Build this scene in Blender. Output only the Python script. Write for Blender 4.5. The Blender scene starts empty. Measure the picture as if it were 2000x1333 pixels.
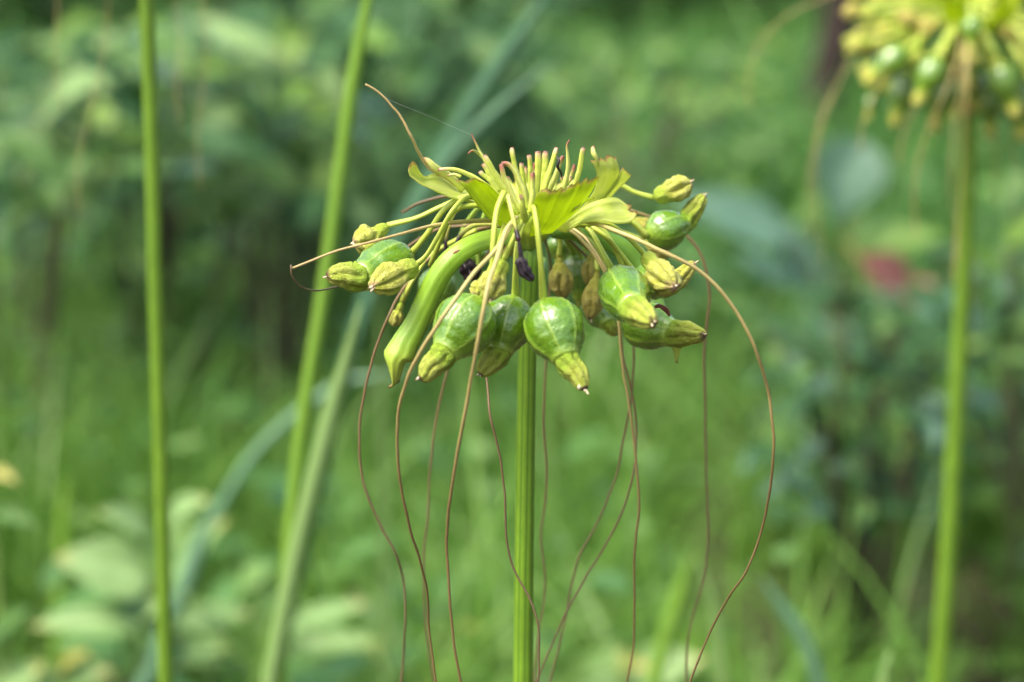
import bpy, math, random
import numpy as np
from mathutils import Vector, noise

C = bpy.context.scene
COL = C.collection
R = math.radians

# ------------------------------------------------------------------ camera
CAM_H, PITCH, LENS, SENSOR = 0.95, R(12.0), 55.0, 22.3
cd = bpy.data.cameras.new('camera')
cam = bpy.data.objects.new('camera', cd); COL.objects.link(cam)
cam.location = (0, 0, CAM_H)
cam.rotation_euler = (math.pi/2 - PITCH, 0, 0)
cd.lens, cd.sensor_width, cd.sensor_fit = LENS, SENSOR, 'HORIZONTAL'
cd.clip_start, cd.clip_end = 0.02, 300
cd.dof.use_dof = True
cd.dof.focus_distance = 0.965
cd.dof.aperture_fstop = 3.7
C.camera = cam

# ------------------------------------------------------------------ sky, sun, exposure
SUN_DIR = Vector((-0.42, -0.30, 0.86)).normalized()      # towards the sun
world = bpy.data.worlds.new('World'); C.world = world
world.use_nodes = True
wn = world.node_tree.nodes; wn.clear()
sky = wn.new('ShaderNodeTexSky'); sky.sky_type = 'NISHITA'; sky.sun_disc = False
sky.sun_elevation = math.asin(SUN_DIR.z)
sky.sun_rotation = math.atan2(SUN_DIR.x, SUN_DIR.y)
sky.air_density, sky.dust_density, sky.ozone_density = 1.0, 6.0, 0.2
bg = wn.new('ShaderNodeBackground'); bg.inputs['Strength'].default_value = 0.125
wo = wn.new('ShaderNodeOutputWorld')
world.node_tree.links.new(sky.outputs[0], bg.inputs[0])
world.node_tree.links.new(bg.outputs[0], wo.inputs[0])
ld = bpy.data.lights.new('sun', 'SUN'); ld.energy = 1.4; ld.angle = R(30); ld.color = (1.0, 0.96, 0.9)
sun = bpy.data.objects.new('sun', ld); COL.objects.link(sun)
sun.rotation_euler = SUN_DIR.to_track_quat('Z', 'Y').to_euler()
sun.location = (0, 0, 5)
C.view_settings.view_transform = 'Standard'
C.view_settings.look = 'None'
C.view_settings.exposure = 1.42
C.view_settings.gamma = 1.0
C.view_settings.use_curve_mapping = False
C.render.engine = 'CYCLES'
C.cycles.use_denoising = True
C.cycles.max_bounces = 8
C.cycles.transmission_bounces = 6
C.cycles.diffuse_bounces = 4
C.cycles.sample_clamp_indirect = 6

# ------------------------------------------------------------------ from the photograph's pixels to places in the world
FPX = 2000 * LENS / SENSOR
CP, SP = math.cos(PITCH), math.sin(PITCH)
PX = 1.0 / FPX                     # metres per pixel at one metre


def at(px, py, Y):
    """the point on the upright plane y = Y that the pixel shows"""
    a, b = (px - 1000) / FPX, -(py - 666.5) / FPX
    t = Y / (CP + b * SP)
    return Vector((t * a, Y, CAM_H + t * (b * CP - SP)))


def ground_at(px, Y):
    return Vector(((px - 1000) / FPX * (Y * CP + CAM_H * SP), Y, 0.0))


Y0 = 0.98                          # the sharp plant


def pts(lst, Y=Y0):
    return [at(p[0], p[1], Y + (p[2] if len(p) > 2 else 0.0)) for p in lst]


# ------------------------------------------------------------------ materials
def mat(name):
    m = bpy.data.materials.new(name); m.use_nodes = True
    nt = m.node_tree; nt.nodes.clear()
    out = nt.nodes.new('ShaderNodeOutputMaterial')
    return m, nt, out


class N:
    def __init__(s, nt): s.nt = nt
    def new(s, t, **kw):
        n = s.nt.nodes.new(t)
        for k, v in kw.items(): setattr(n, k, v)
        return n
    def link(s, a, b): s.nt.links.new(a, b)
    def attr(s, name):
        return s.new('ShaderNodeAttribute', attribute_name=name)
    def noise(s, scale, detail=4, rough=0.6, vec=None, dist=0.0):
        n = s.new('ShaderNodeTexNoise'); n.inputs['Scale'].default_value = scale
        n.inputs['Detail'].default_value = detail; n.inputs['Roughness'].default_value = rough
        n.inputs['Distortion'].default_value = dist
        if vec is None:
            vec = s.new('ShaderNodeTexCoord').outputs['Object']
        s.link(vec, n.inputs['Vector'])
        return n.outputs['Fac']
    def ramp(s, fac, stops):
        r = s.new('ShaderNodeValToRGB'); e = r.color_ramp.elements
        while len(e) < len(stops): e.new(0.5)
        for el, (p, c) in zip(e, stops):
            el.position = p; el.color = (*c, 1) if len(c) == 3 else c
        s.link(fac, r.inputs[0]); return r.outputs[0]
    def mix(s, fac, a, b):
        m = s.new('ShaderNodeMix', data_type='RGBA')
        for v, i in ((fac, m.inputs[0]), (a, m.inputs[6]), (b, m.inputs[7])):
            if isinstance(v, (int, float)): i.default_value = v
            elif isinstance(v, tuple): i.default_value = (*v, 1)
            else: s.link(v, i)
        return m.outputs[2]
    def math(s, op, a, b=None, clamp=False):
        m = s.new('ShaderNodeMath', operation=op); m.use_clamp = clamp
        for v, i in ((a, m.inputs[0]), (b, m.inputs[1])):
            if v is None: continue
            if isinstance(v, (int, float)): i.default_value = v
            else: s.link(v, i)
        return m.outputs[0]
    def bump(s, h, strength, dist):
        b = s.new('ShaderNodeBump'); b.inputs['Strength'].default_value = strength
        b.inputs['Distance'].default_value = dist; s.link(h, b.inputs['Height']); return b.outputs[0]
    def bsdf(s, col, rough=0.5, bump=None, spec=0.5, coat=0.0, sss=0.0, sssr=(0.3, 0.6, 0.1), sscale=0.002):
        p = s.new('ShaderNodeBsdfPrincipled')
        if isinstance(col, tuple): p.inputs['Base Color'].default_value = (*col, 1)
        else: s.link(col, p.inputs['Base Color'])
        if isinstance(rough, (int, float)): p.inputs['Roughness'].default_value = rough
        else: s.link(rough, p.inputs['Roughness'])
        p.inputs['Specular IOR Level'].default_value = spec
        p.inputs['Coat Weight'].default_value = coat
        p.inputs['Coat Roughness'].default_value = 0.09
        if sss:
            p.inputs['Subsurface Weight'].default_value = sss
            p.inputs['Subsurface Radius'].default_value = sssr
            p.inputs['Subsurface Scale'].default_value = sscale
        if bump is not None: s.link(bump, p.inputs['Normal'])
        return p.outputs[0]
    def translucent(s, shader, col, fac, bump=None):
        t = s.new('ShaderNodeBsdfTranslucent')
        if isinstance(col, tuple): t.inputs[0].default_value = (*col, 1)
        else: s.link(col, t.inputs[0])
        if bump is not None: s.link(bump, t.inputs['Normal'])
        m = s.new('ShaderNodeMixShader'); m.inputs[0].default_value = fac
        s.link(shader, m.inputs[1]); s.link(t.outputs[0], m.inputs[2]); return m.outputs[0]


def m_fruit(name, base, light, rib, gloss=0.2):
    m, nt, out = mat(name); n = N(nt)
    big = n.noise(140, 3); fine = n.noise(900, 3, 0.7)
    c = n.mix(n.ramp(big, [(0.35, (0, 0, 0)), (0.7, (1, 1, 1))]), base, light)
    c = n.mix(n.math('MULTIPLY', n.ramp(fine, [(0.60, (0, 0, 0)), (0.75, (1, 1, 1))]), 0.14), c, rib)
    ribf = n.attr('rib').outputs['Fac']
    c = n.mix(n.math('MULTIPLY', ribf, 0.75), c, rib)
    yel = n.ramp(n.attr('along').outputs['Fac'], [(0.0, (1, 1, 1)), (0.16, (0.15, 0.15, 0.15)), (0.3, (0, 0, 0)), (0.88, (0, 0, 0)), (1.0, (0.9, 0.9, 0.9))])
    c = n.mix(yel, c, (0.30, 0.46, 0.05))
    h = n.math('ADD', n.math('MULTIPLY', n.noise(210, 2, 0.4), 1.0), n.math('ADD', n.math('MULTIPLY', n.noise(700, 3, 0.55), 0.62), n.math('MULTIPLY', n.noise(1700, 2, 0.5), 0.12)))
    b = n.bump(h, 0.6, 0.0011)
    rg = n.math('ADD', n.math('MULTIPLY', n.noise(500, 3), 0.22), gloss - 0.06)
    n.link(n.bsdf(c, rg, b, 0.8, 0.7, 0.05), out.inputs[0])
    return m


def m_withered(name, ovary, yellow, pale, brown):
    m, nt, out = mat(name); n = N(nt)
    al = n.attr('along').outputs['Fac']
    nz = n.noise(330, 4, 0.65); fz = n.noise(1300, 3, 0.7)
    c = n.mix(n.ramp(nz, [(0.35, (0, 0, 0)), (0.68, (1, 1, 1))]), yellow, pale)
    c = n.mix(n.ramp(al, [(0.0, (1, 1, 1)), (0.28, (0.8, 0.8, 0.8)), (0.48, (0, 0, 0))]), c, ovary)
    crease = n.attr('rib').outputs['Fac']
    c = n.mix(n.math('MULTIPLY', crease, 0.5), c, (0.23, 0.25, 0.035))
    spot = n.math('MULTIPLY', n.ramp(n.noise(420, 4, 0.7), [(0.60, (0, 0, 0)), (0.74, (1, 1, 1))]), 0.28)
    c = n.mix(spot, c, (0.22, 0.15, 0.04))
    tip = n.math('ADD', al, n.math('MULTIPLY', n.math('SUBTRACT', nz, 0.5), 0.22))
    c = n.mix(n.ramp(tip, [(0.93, (0, 0, 0)), (0.99, (1, 1, 1))]), c, brown)
    h = n.math('ADD', nz, n.math('MULTIPLY', fz, 0.85))
    b = n.bump(h, 1.0, 0.0020)
    n.link(n.bsdf(c, 0.48, b, 0.4, 0, 0.12, (0.5, 0.4, 0.08)), out.inputs[0])
    return m


def m_stalk(name, c0, c1, tipc, tip_from=2.0, rough=0.4, streak=0.5, base=None):
    m, nt, out = mat(name); n = N(nt)
    al = n.attr('along').outputs['Fac']
    tc = n.new('ShaderNodeTexCoord').outputs['Object']
    st = n.noise(300, 4, 0.6, tc)
    c = n.mix(st, c0, c1)
    if base is not None:
        c = n.mix(n.ramp(al, [(0.0, (1, 1, 1)), (0.35, (0, 0, 0))]), c, base)
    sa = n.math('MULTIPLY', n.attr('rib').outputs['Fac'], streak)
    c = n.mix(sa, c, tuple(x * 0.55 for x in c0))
    if tip_from < 1.5:
        w = n.math('ADD', al, n.math('MULTIPLY', n.math('SUBTRACT', st, 0.5), 0.1))
        c = n.mix(n.ramp(w, [(tip_from - 0.08, (0, 0, 0)), (min(1, tip_from + 0.1), (1, 1, 1))]), c, tipc)
    if tip_from < 1.5:
        c = n.mix(n.ramp(n.math('ADD', al, n.math('MULTIPLY', n.math('SUBTRACT', n.noise(700, 3, .6, tc), .5), .06)), [(0.965, (0, 0, 0)), (0.99, (.9, .9, .9))]), c, (0.16, 0.06, 0.035))
    b = n.bump(n.noise(1200, 3, 0.6, tc), 0.3, 0.0004)
    n.link(n.bsdf(c, rough, b, 0.45, 0, 0.12, (0.4, 0.5, 0.08)), out.inputs[0])
    return m


def m_stem(name, c0, c1, groove, left=None):
    m, nt, out = mat(name); n = N(nt)
    ar = n.attr('around').outputs['Fac']
    tc = n.new('ShaderNodeTexCoord').outputs['Object']
    mp = n.new('ShaderNodeMapping'); mp.inputs['Scale'].default_value = (1, 1, 0.06)
    n.link(tc, mp.inputs[0])
    st = n.noise(1000, 4, 0.6, mp.outputs[0])
    mo = n.noise(60, 4, 0.6, tc)
    c = n.mix(st, c0, c1)
    c = n.mix(n.math('MULTIPLY', n.ramp(mo, [(0.4, (0, 0, 0)), (0.7, (1, 1, 1))]), 0.35), c, tuple(min(1, x * 1.5) for x in c1))
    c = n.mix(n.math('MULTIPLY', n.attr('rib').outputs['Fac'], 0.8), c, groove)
    sp = n.ramp(n.noise(1600, 2, 0.5, tc), [(0.68, (0, 0, 0)), (0.74, (1, 1, 1))])
    c = n.mix(n.math('MULTIPLY', sp, 0.35), c, (0.30, 0.40, 0.12))
    b = n.bump(st, 0.35, 0.0006)
    n.link(n.bsdf(c, 0.42, b, 0.45, 0, 0.08), out.inputs[0])
    return m


def m_bract(name, c0, c1, trans=0.35):
    m, nt, out = mat(name); n = N(nt)
    ed = n.attr('edge').outputs['Fac']; vein = n.attr('vein').outputs['Fac']
    nz = n.noise(170, 4, 0.6)
    c = n.mix(n.ramp(nz, [(0.3, (0, 0, 0)), (0.7, (1, 1, 1))]), c0, c1)
    c = n.mix(n.math('MULTIPLY', vein, 0.6), c, tuple(x * .62 for x in c0))
    spot = n.ramp(n.noise(240, 5, 0.7), [(0.66, (0, 0, 0)), (0.72, (1, 1, 1))])
    c = n.mix(n.math('MULTIPLY', spot, 0.35), c, (0.35, 0.22, 0.05))
    w = n.math('ADD', ed, n.math('MULTIPLY', n.math('SUBTRACT', n.noise(420, 4, 0.7), 0.5), 0.55))
    c = n.mix(n.ramp(w, [(0.70, (0, 0, 0)), (0.88, (1, 1, 1))]), c, (0.48, 0.22, 0.12))
    c = n.mix(n.ramp(w, [(0.86, (0, 0, 0)), (0.95, (1, 1, 1))]), c, (0.10, 0.035, 0.02))
    b = n.bump(n.math('ADD', n.noise(900, 3, 0.6), n.math('MULTIPLY', vein, 1.2)), 0.4, 0.0006)
    s = n.bsdf(c, 0.42, b, 0.4)
    br = n.mix(.6, c, tuple(min(1, x * 1.45) for x in c1))
    n.link(n.translucent(s, br, trans, b), out.inputs[0])
    return m


def m_thread(name, c0, c1):
    m, nt, out = mat(name); n = N(nt)
    al = n.attr('along').outputs['Fac']
    nz = n.noise(220, 4, 0.7)
    w = n.math('ADD', al, n.math('MULTIPLY', n.math('SUBTRACT', nz, 0.5), 0.25))
    c = n.mix(n.ramp(w, [(0.02, (0, 0, 0)), (0.30, (0.45, 0.45, 0.45)), (0.65, (1, 1, 1))]), c0, c1)
    fl = n.ramp(n.noise(900, 3, 0.7), [(0.62, (0, 0, 0)), (0.76, (1, 1, 1))])
    c = n.mix(n.math('MULTIPLY', fl, 0.4), c, (0.38, 0.26, 0.14))
    n.link(n.bsdf(c, 0.45, n.bump(nz, 0.4, 0.0004), 0.4), out.inputs[0])
    return m


def m_leaf(name, dark, lightc, tipc=None, trans=0.3, rough=0.38, spec=0.5):
    m, nt, out = mat(name); n = N(nt)
    oi = n.new('ShaderNodeObjectInfo').outputs['Random']
    nz = n.noise(28, 4, 0.6)
    f = n.math('ADD', n.math('MULTIPLY', nz, 0.7), n.math('MULTIPLY', n.math('SUBTRACT', oi, 0.3), 0.7), True)
    c = n.mix(f, dark, lightc)
    vein = n.attr('vein').outputs['Fac']
    c = n.mix(n.math('MULTIPLY', vein, 0.5), c, tuple(min(1, x * 1.4 + 0.04) for x in lightc))
    if tipc:
        sp = n.ramp(n.math('ADD', n.attr('along').outputs['Fac'], n.math('MULTIPLY', n.math('SUBTRACT', n.noise(40, 4), 0.5), 0.8)), [(0.85, (0, 0, 0)), (1.0, (.8, .8, .8))])
        c = n.mix(n.math('MULTIPLY', sp, 0.8), c, tipc)
    b = n.bump(n.math('ADD', n.noise(160, 3), vein), 0.3, 0.002)
    s = n.bsdf(c, rough, b, spec)
    n.link(n.translucent(s, c, trans, b), out.inputs[0])
    return m


def m_grass(name, cols, trans=0.35, rough=0.4):
    m, nt, out = mat(name); n = N(nt)
    c = n.ramp(n.attr('tint').outputs['Fac'], cols)
    s = n.bsdf(c, rough, None, 0.5)
    n.link(n.translucent(s, c, trans), out.inputs[0])
    return m


MAT = dict(
    fruit=m_fruit('fruit_skin', (0.085, 0.205, 0.006), (0.125, 0.262, 0.010), (0.28, 0.43, 0.05), 0.2),
    fruit_dark=m_fruit('shaded_fruit_skin', (0.075, 0.18, 0.010), (0.12, 0.24, 0.018), (0.17, 0.32, 0.05), 0.2),  # darker copy of fruit: shade on rear and lower fruits put into the colour
    beak=m_withered('dried_petal_skin', (0.29, 0.46, 0.03), (0.40, 0.51, 0.045), (0.50, 0.565, 0.11), (0.12, 0.07, 0.03)),
    wither=m_withered('withered_flower_skin', (0.38, 0.52, 0.04), (0.54, 0.575, 0.065), (0.66, 0.66, 0.18), (0.40, 0.27, 0.15)),
    wither_brown=m_withered('browned_flower_skin', (0.44, 0.46, 0.06), (0.50, 0.45, 0.08), (0.58, 0.52, 0.15), (0.14, 0.08, 0.03)),
    black=m_stalk('blackened_flower_skin', (0.012, 0.008, 0.012), (0.04, 0.026, 0.034), (0, 0, 0), rough=.45),
    stalk=m_stalk('stalk_skin', (0.36, 0.46, 0.05), (0.48, 0.56, 0.10), (0, 0, 0), base=(0.45, 0.53, 0.06)),
    stalk_green=m_stalk('shaded_side_stalk_skin', (0.25, 0.40, 0.05), (0.34, 0.48, 0.08), (0, 0, 0), base=(0.40, 0.50, 0.06)),  # darker stalk copy, the shade on rear stalks is in its colour
    stalk_black=m_stalk('blackened_stalk_skin', (0.46, 0.50, 0.08), (0.55, 0.56, 0.14), (0.025, 0.012, 0.02), 0.72),
    stub=m_stalk('cut_stalk_skin', (0.42, 0.52, 0.06), (0.54, 0.60, 0.12), (0.60, 0.36, 0.24), 0.91, base=(0.44, 0.54, 0.05)),
    stub_red=m_stalk('reddened_stalk_skin', (0.46, 0.52, 0.10), (0.56, 0.58, 0.18), (0.30, 0.11, 0.07), 0.84, base=(0.44, 0.54, 0.05)),
    stem=m_stem('stem_skin', (0.11, 0.235, 0.013), (0.17, 0.31, 0.022), (0.05, 0.15, 0.012)),
    stem_pale=m_stem('background_stem_skin', (0.105, 0.22, 0.015), (0.155, 0.28, 0.022), (0.08, 0.175, 0.016)),
    hub=m_stalk('hub_skin', (0.30, 0.44, 0.03), (0.42, 0.54, 0.05), (0, 0, 0), base=(0.14, 0.26, 0.03)),
    bract=m_bract('bract_skin', (0.44, 0.56, 0.025), (0.54, 0.64, 0.05), .6),
    bract_pale=m_bract('pale_bract_skin', (0.54, 0.64, 0.11), (0.64, 0.70, 0.23), .55),
    bract_green=m_stalk('folded_bract_skin', (0.19, 0.365, 0.025), (0.28, 0.455, 0.045), (0.40, 0.50, 0.07), 0.85, 0.36, 0.35, base=(0.28, 0.44, 0.03)),
    bract_shade=m_stalk('shaded_folded_bract_skin', (0.13, 0.29, 0.03), (0.18, 0.36, 0.04), (0.42, 0.52, 0.08), 0.88, 0.4, 0.35),  # darker copy of bract_green, the right bract's shading painted in
    thread=m_thread('thread_skin', (0.56, 0.49, 0.17), (0.165, 0.112, 0.042)),
    thread_tan=m_thread('tan_thread_skin', (0.60, 0.52, 0.22), (0.40, 0.30, 0.12)),
    thread_brown=m_thread('brown_thread_skin', (0.24, 0.16, 0.065), (0.145, 0.10, 0.05)),
    scar=m_stalk('scar_skin', (0.22, 0.07, 0.05), (0.34, 0.15, 0.10), (0, 0, 0)),
    pale_bit=m_stalk('dry_style_skin', (0.62, 0.56, 0.36), (0.72, 0.66, 0.46), (0.35, 0.2, 0.1), 0.8),
)

# ------------------------------------------------------------------ object helpers
def link(o, parent=None):
    COL.objects.link(o)
    if parent is not None: o.parent = parent
    return o


def thing(name, loc, label, cat, group=None):
    o = bpy.data.objects.new(name, None); COL.objects.link(o); o.location = loc
    o.empty_display_size = 0.05
    o['label'], o['category'] = label, cat
    if group: o['group'] = group
    return o


def tag(o, label, cat, group=None):
    o['label'], o['category'] = label, cat
    if group: o['group'] = group
    return o


def base_of(parent):
    p = Vector((0, 0, 0))
    while parent is not None:
        p += parent.location; parent = parent.parent
    return p


def mesh_obj(name, verts, faces, m, parent=None, attrs=None, smooth=True, origin=None):
    me = bpy.data.meshes.new(name)
    b = base_of(parent) if origin is None else origin
    me.from_pydata([tuple(Vector(v) - b) for v in verts], [], faces)
    if smooth:
        me.polygons.foreach_set('use_smooth', [True] * len(me.polygons))
    for k, vals in (attrs or {}).items():
        a = me.attributes.new(k, 'FLOAT', 'POINT'); a.data.foreach_set('value', [float(x) for x in vals])
    me.materials.append(m); me.update()
    o = bpy.data.objects.new(name, me)
    if origin is not None: o.location = origin
    return link(o, parent)


def spline(P, vals, n):
    """centripetal-ish Catmull-Rom through P (with any scalars in vals), n samples evenly spaced along it"""
    P = [Vector(p) for p in P]
    k = len(P)
    cum = [0.0]
    for i in range(1, k): cum.append(cum[-1] + (P[i] - P[i-1]).length)
    L = cum[-1] or 1e-9
    out, ov = [], []
    j = 0
    for s in range(n):
        d = L * s / (n - 1)
        while j < k - 2 and cum[j+1] < d: j += 1
        seg = (cum[j+1] - cum[j]) or 1e-9
        u = (d - cum[j]) / seg
        p1, p2 = P[j], P[j+1]
        t1 = (P[j+1] - P[j-1]) / (cum[j+1] - cum[j-1]) * seg if j > 0 else (p2 - p1)
        t2 = (P[j+2] - P[j]) / (cum[j+2] - cum[j]) * seg if j < k - 2 else (p2 - p1)
        h = (2*u**3 - 3*u**2 + 1, u**3 - 2*u**2 + u, -2*u**3 + 3*u**2, u**3 - u**2)
        out.append(p1 * h[0] + t1 * h[1] + p2 * h[2] + t2 * h[3])
        ov.append(vals[j] + (vals[j+1] - vals[j]) * u)
    return out, ov, L


def interp(tab, t):
    for (a, x), (b, y) in zip(tab, tab[1:]):
        if t <= b:
            u = (t - a) / (b - a); u = u * u * (3 - 2 * u) * 0.5 + u * 0.5
            return x + (y - x) * u
    return tab[-1][1]


def sweep_data(P, radii, n, sides, mod=None, flat=None, face=None):
    """a skin round the curve P; mod(t, angle) -> (radius factor, rib value); flat = (depth factor) squashes it along `face`"""
    C_, r_, L = spline(P, radii, n)
    verts, faces, al, ar, rb = [], [], [], [], []
    T = [(C_[min(i+1, n-1)] - C_[max(i-1, 0)]).normalized() for i in range(n)]
    ref = Vector(face) if face is not None else Vector((0.0, -1.0, 0.05))
    u = ref - T[0] * ref.dot(T[0])
    if u.length < 0.2: u = Vector((1, 0, 0)) - T[0] * T[0].x
    u.normalize()
    for i in range(n):
        u = u - T[i] * u.dot(T[i]); u.normalize()
        v = T[i].cross(u)
        for k in range(sides):
            th = 2 * math.pi * k / sides
            f, rv = mod(i / (n - 1), th) if mod else (1.0, 0.0)
            a, b = math.cos(th) * (flat if flat else 1.0), math.sin(th)
            verts.append(C_[i] + (u * a + v * b) * (r_[i] * f))
            al.append(i / (n - 1)); ar.append(k / sides); rb.append(rv)
    for i in range(n - 1):
        for k in range(sides):
            k2 = (k + 1) % sides
            faces.append((i*sides + k, i*sides + k2, (i+1)*sides + k2, (i+1)*sides + k))
    for i, c in ((0, C_[0]), (n - 1, C_[-1])):
        verts.append(c); al.append(i / (n - 1)); ar.append(0); rb.append(0)
        ci = len(verts) - 1
        for k in range(sides):
            k2 = (k + 1) % sides
            faces.append((ci, i*sides + k2, i*sides + k) if i == 0 else (ci, i*sides + k, i*sides + k2))
    return verts, faces, {'along': al, 'around': ar, 'rib': rb}


def sweep(name, P, radii, m, parent, n=24, sides=10, mod=None, flat=None, face=None, origin=None):
    v, f, a = sweep_data(P, radii, n, sides, mod, flat, face)
    return mesh_obj(name, v, f, m, parent, a, origin=origin)


def nz(x, y, z): return noise.noise(Vector((x, y, z)))


def stalk_mod(seed):
    def f(t, th):
        g = math.cos(3 * th + seed)
        return 1 + 0.10 * g + 0.07 * nz(seed, t * 14, 0), max(0, -g) ** 3
    return f


# ------------------------------------------------------------------ the plant's organs
def stalk(parent, lst, r0, r1, m, Y=Y0, seed=0.0, flare=1.0):
    P = pts(lst, Y); d = Y * PX
    k = len(P)
    rr = [(r0 + (r1 - r0) * i / (k - 1)) * d for i in range(k)]
    rr[-1] *= flare
    return sweep('stalk', P, rr, m, parent, n=max(14, 5 * k), sides=10, mod=stalk_mod(seed))


def fruit(root, a, b, c, w, stalk_pts, Y=Y0, seed=1.0, dark=False, beak_w=0.42, lod=1.0, label=None, m_beak='beak'):
    """a = where the stalk joins, b = where the dried petals begin, c = their tip (pixels and depth), w = half width in pixels"""
    A, B, Cc = pts([a, b, c], Y); d = Y * PX
    Wd = w * d
    prof = [(0, .13), (.035, .32), (.09, .55), (.18, .78), (.3, .95), (.42, 1.0), (.56, .98), (.7, .89), (.82, max(.71, beak_w + .10)), (.92, max(.54, beak_w + .07)), (1, beak_w + .02)]
    n = int(34 * lod)
    P = [A.lerp(B, i / (n - 1)) for i in range(n)]
    rr = [Wd * interp(prof, i / (n - 1)) for i in range(n)]

    def mod(t, th):
        q = (th * 6 / (2 * math.pi) + seed) % 1.0
        dv = min(q, 1 - q)
        rib = math.exp(-(dv / 0.06) ** 2)
        lump = nz(math.cos(th) * 1.3 + seed * 7, math.sin(th) * 1.3, t * 2.6) * 0.075
        k = min(1, t * 6) * min(1, (1.05 - t) * 5)
        dent = nz(math.cos(th) * 3.1 + seed * 5, math.sin(th) * 3.1, t * 5.5) * 0.03
        return 1 + k * (0.05 * rib - 0.012 * math.cos(2 * math.pi * q) + lump * .8 + dent), rib * k
    fo = sweep('fruit', P, rr, MAT['fruit_dark' if dark else 'fruit'], root, n=n, sides=int(84 * lod), mod=mod)
    if label: fo['label'] = label
    # dried petals
    L = (Cc - B).length
    ax = (Cc - B).normalized()
    B0 = B - (B - A).normalized() * Wd * 0.10
    side = ax.cross(Vector((0, -1, 0)))
    mid = B.lerp(Cc, 0.5) + side * (L * 0.05 * math.sin(seed * 5))
    n2 = int(30 * lod)
    prof2 = [(0, beak_w), (.1, beak_w * 1.03), (.35, beak_w * .93), (.6, beak_w * .80), (.82, beak_w * .62), (.94, beak_w * .44), (1, beak_w * .14)]
    P2, _, _ = spline([B0, B.lerp(Cc, .2), mid, Cc.lerp(B, .18), Cc], [0]*5, n2)
    rr2 = [Wd * interp(prof2, i / (n2 - 1)) for i in range(n2)]

    def mod2(t, th):
        ph = th * 6 + seed * 9 + 1.3 * nz(seed, t * 3.0, 4) + 1.2 * nz(math.cos(th), math.sin(th), seed) + 0.5 * t
        fold = math.cos(ph)
        cr = max(0.0, -fold) ** 4
        k = min(1, t * 5)
        fine = nz(math.cos(th) * 5 + seed, math.sin(th) * 5, t * 6) * 0.10 + 0.045 * math.sin(th * 19 + nz(t * 5, seed, 0) * 5)
        return 1 + k * (0.09 * fold - 0.13 * cr + fine), cr * k
    tip = sweep('dried_petals', P2, rr2, MAT[m_beak], fo, n=n2, sides=int(40 * lod), mod=mod2)
    if lod > 0.8:
        rnd = random.Random(int(seed * 1000))
        for i in range(2):
            o = Vector((rnd.uniform(-1, 1), rnd.uniform(-1, .2), rnd.uniform(-1, 1))) * Wd * 0.11
            sweep('dry_style', [Cc - ax * Wd * .12 + o * .5, Cc + o + ax * Wd * 0.03, Cc + o * 1.3 + ax * Wd * 0.11],
                  [Wd * .05, Wd * .035, Wd * .015], MAT['pale_bit'], fo, n=6, sides=6)
    if stalk_pts:
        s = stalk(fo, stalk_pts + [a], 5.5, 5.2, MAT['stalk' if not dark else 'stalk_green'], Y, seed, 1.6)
    return fo


def wither(root, a, c, w, stalk_pts, Y=Y0, seed=1.0, m='wither', ovary=0.5, lod=1.0, label=None, bend=0.0, rs=5.0):
    A, Cc = pts([a, c], Y); d = Y * PX; Wd = w * d
    L = (Cc - A).length; ax = (Cc - A).normalized(); side = ax.cross(Vector((0, -1, 0)))
    n = int(46 * lod)
    pod = m == 'wither_brown'
    prof = [(0, .18), (.12, .30), (.25, .62), (.42, .92), (.58, 1.0), (.75, .9), (.88, .62), (.95, .38), (1, .1)] if pod else [(0, .20), (.07, ovary * .75), (.2, ovary), (.31, ovary * .96), (.38, ovary * 1.02), (.48, .92), (.6, 1.0), (.75, .95), (.88, .70), (.95, .46), (1, .15)]
    P, _, _ = spline([A, A.lerp(Cc, .33) + side * L * bend * .6, A.lerp(Cc, .66) + side * L * bend, Cc], [0]*4, n)
    rr = [Wd * interp(prof, i / (n - 1)) for i in range(n)]

    def mod(t, th):
        k = min(1, max(0, (t - 0.26) * 5))
        if pod: k *= .8
        if m == 'black': k *= 1.5
        ph = 6 * th + seed * 11 + 1.5 * nz(seed * 3, t * 2.6, 1) + 1.3 * nz(math.cos(th) * 1.2, math.sin(th) * 1.2, seed) + 1.2 * t
        f = math.cos(ph); cr = max(0, -f) ** 3
        fine = nz(math.cos(th) * 2.5 + seed, math.sin(th) * 2.5, t * 5) * .22 + .055 * math.sin(th * 17 + 4 * nz(t * 3, seed, 2)) + .05 * nz(math.cos(th) * 7, math.sin(th) * 7, t * 12 + seed)
        ov = (1 - k) * (.05 * math.cos(6 * th) + 0.05 * nz(th, seed, t * 4))
        return 1 + ov + k * (.11 * f - .17 * cr + fine), cr * k
    if m == 'black': rr = [r * (1 + .28 * nz(i * .17, seed, 7)) for i, r in enumerate(rr)]
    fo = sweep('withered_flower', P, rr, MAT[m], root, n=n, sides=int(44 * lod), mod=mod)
    if label: fo['label'] = label
    if lod > .8 and m != 'black':
        rnd = random.Random(int(seed * 777))
        for i in range(3):
            o = Vector((rnd.uniform(-1, 1), rnd.uniform(-1, .2), rnd.uniform(-1, 1))) * Wd * .22
            sweep('dry_lobe', [Cc - ax * Wd * .25 + o * .5, Cc + o * 1.0 + ax * Wd * .03, Cc + o * 1.4 + ax * Wd * .12],
                  [Wd * .12, Wd * .08, Wd * .02], MAT['pale_bit'], fo, n=7, sides=7)
    if stalk_pts:
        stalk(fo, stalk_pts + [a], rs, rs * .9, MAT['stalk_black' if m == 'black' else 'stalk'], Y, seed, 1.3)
    return fo


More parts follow.
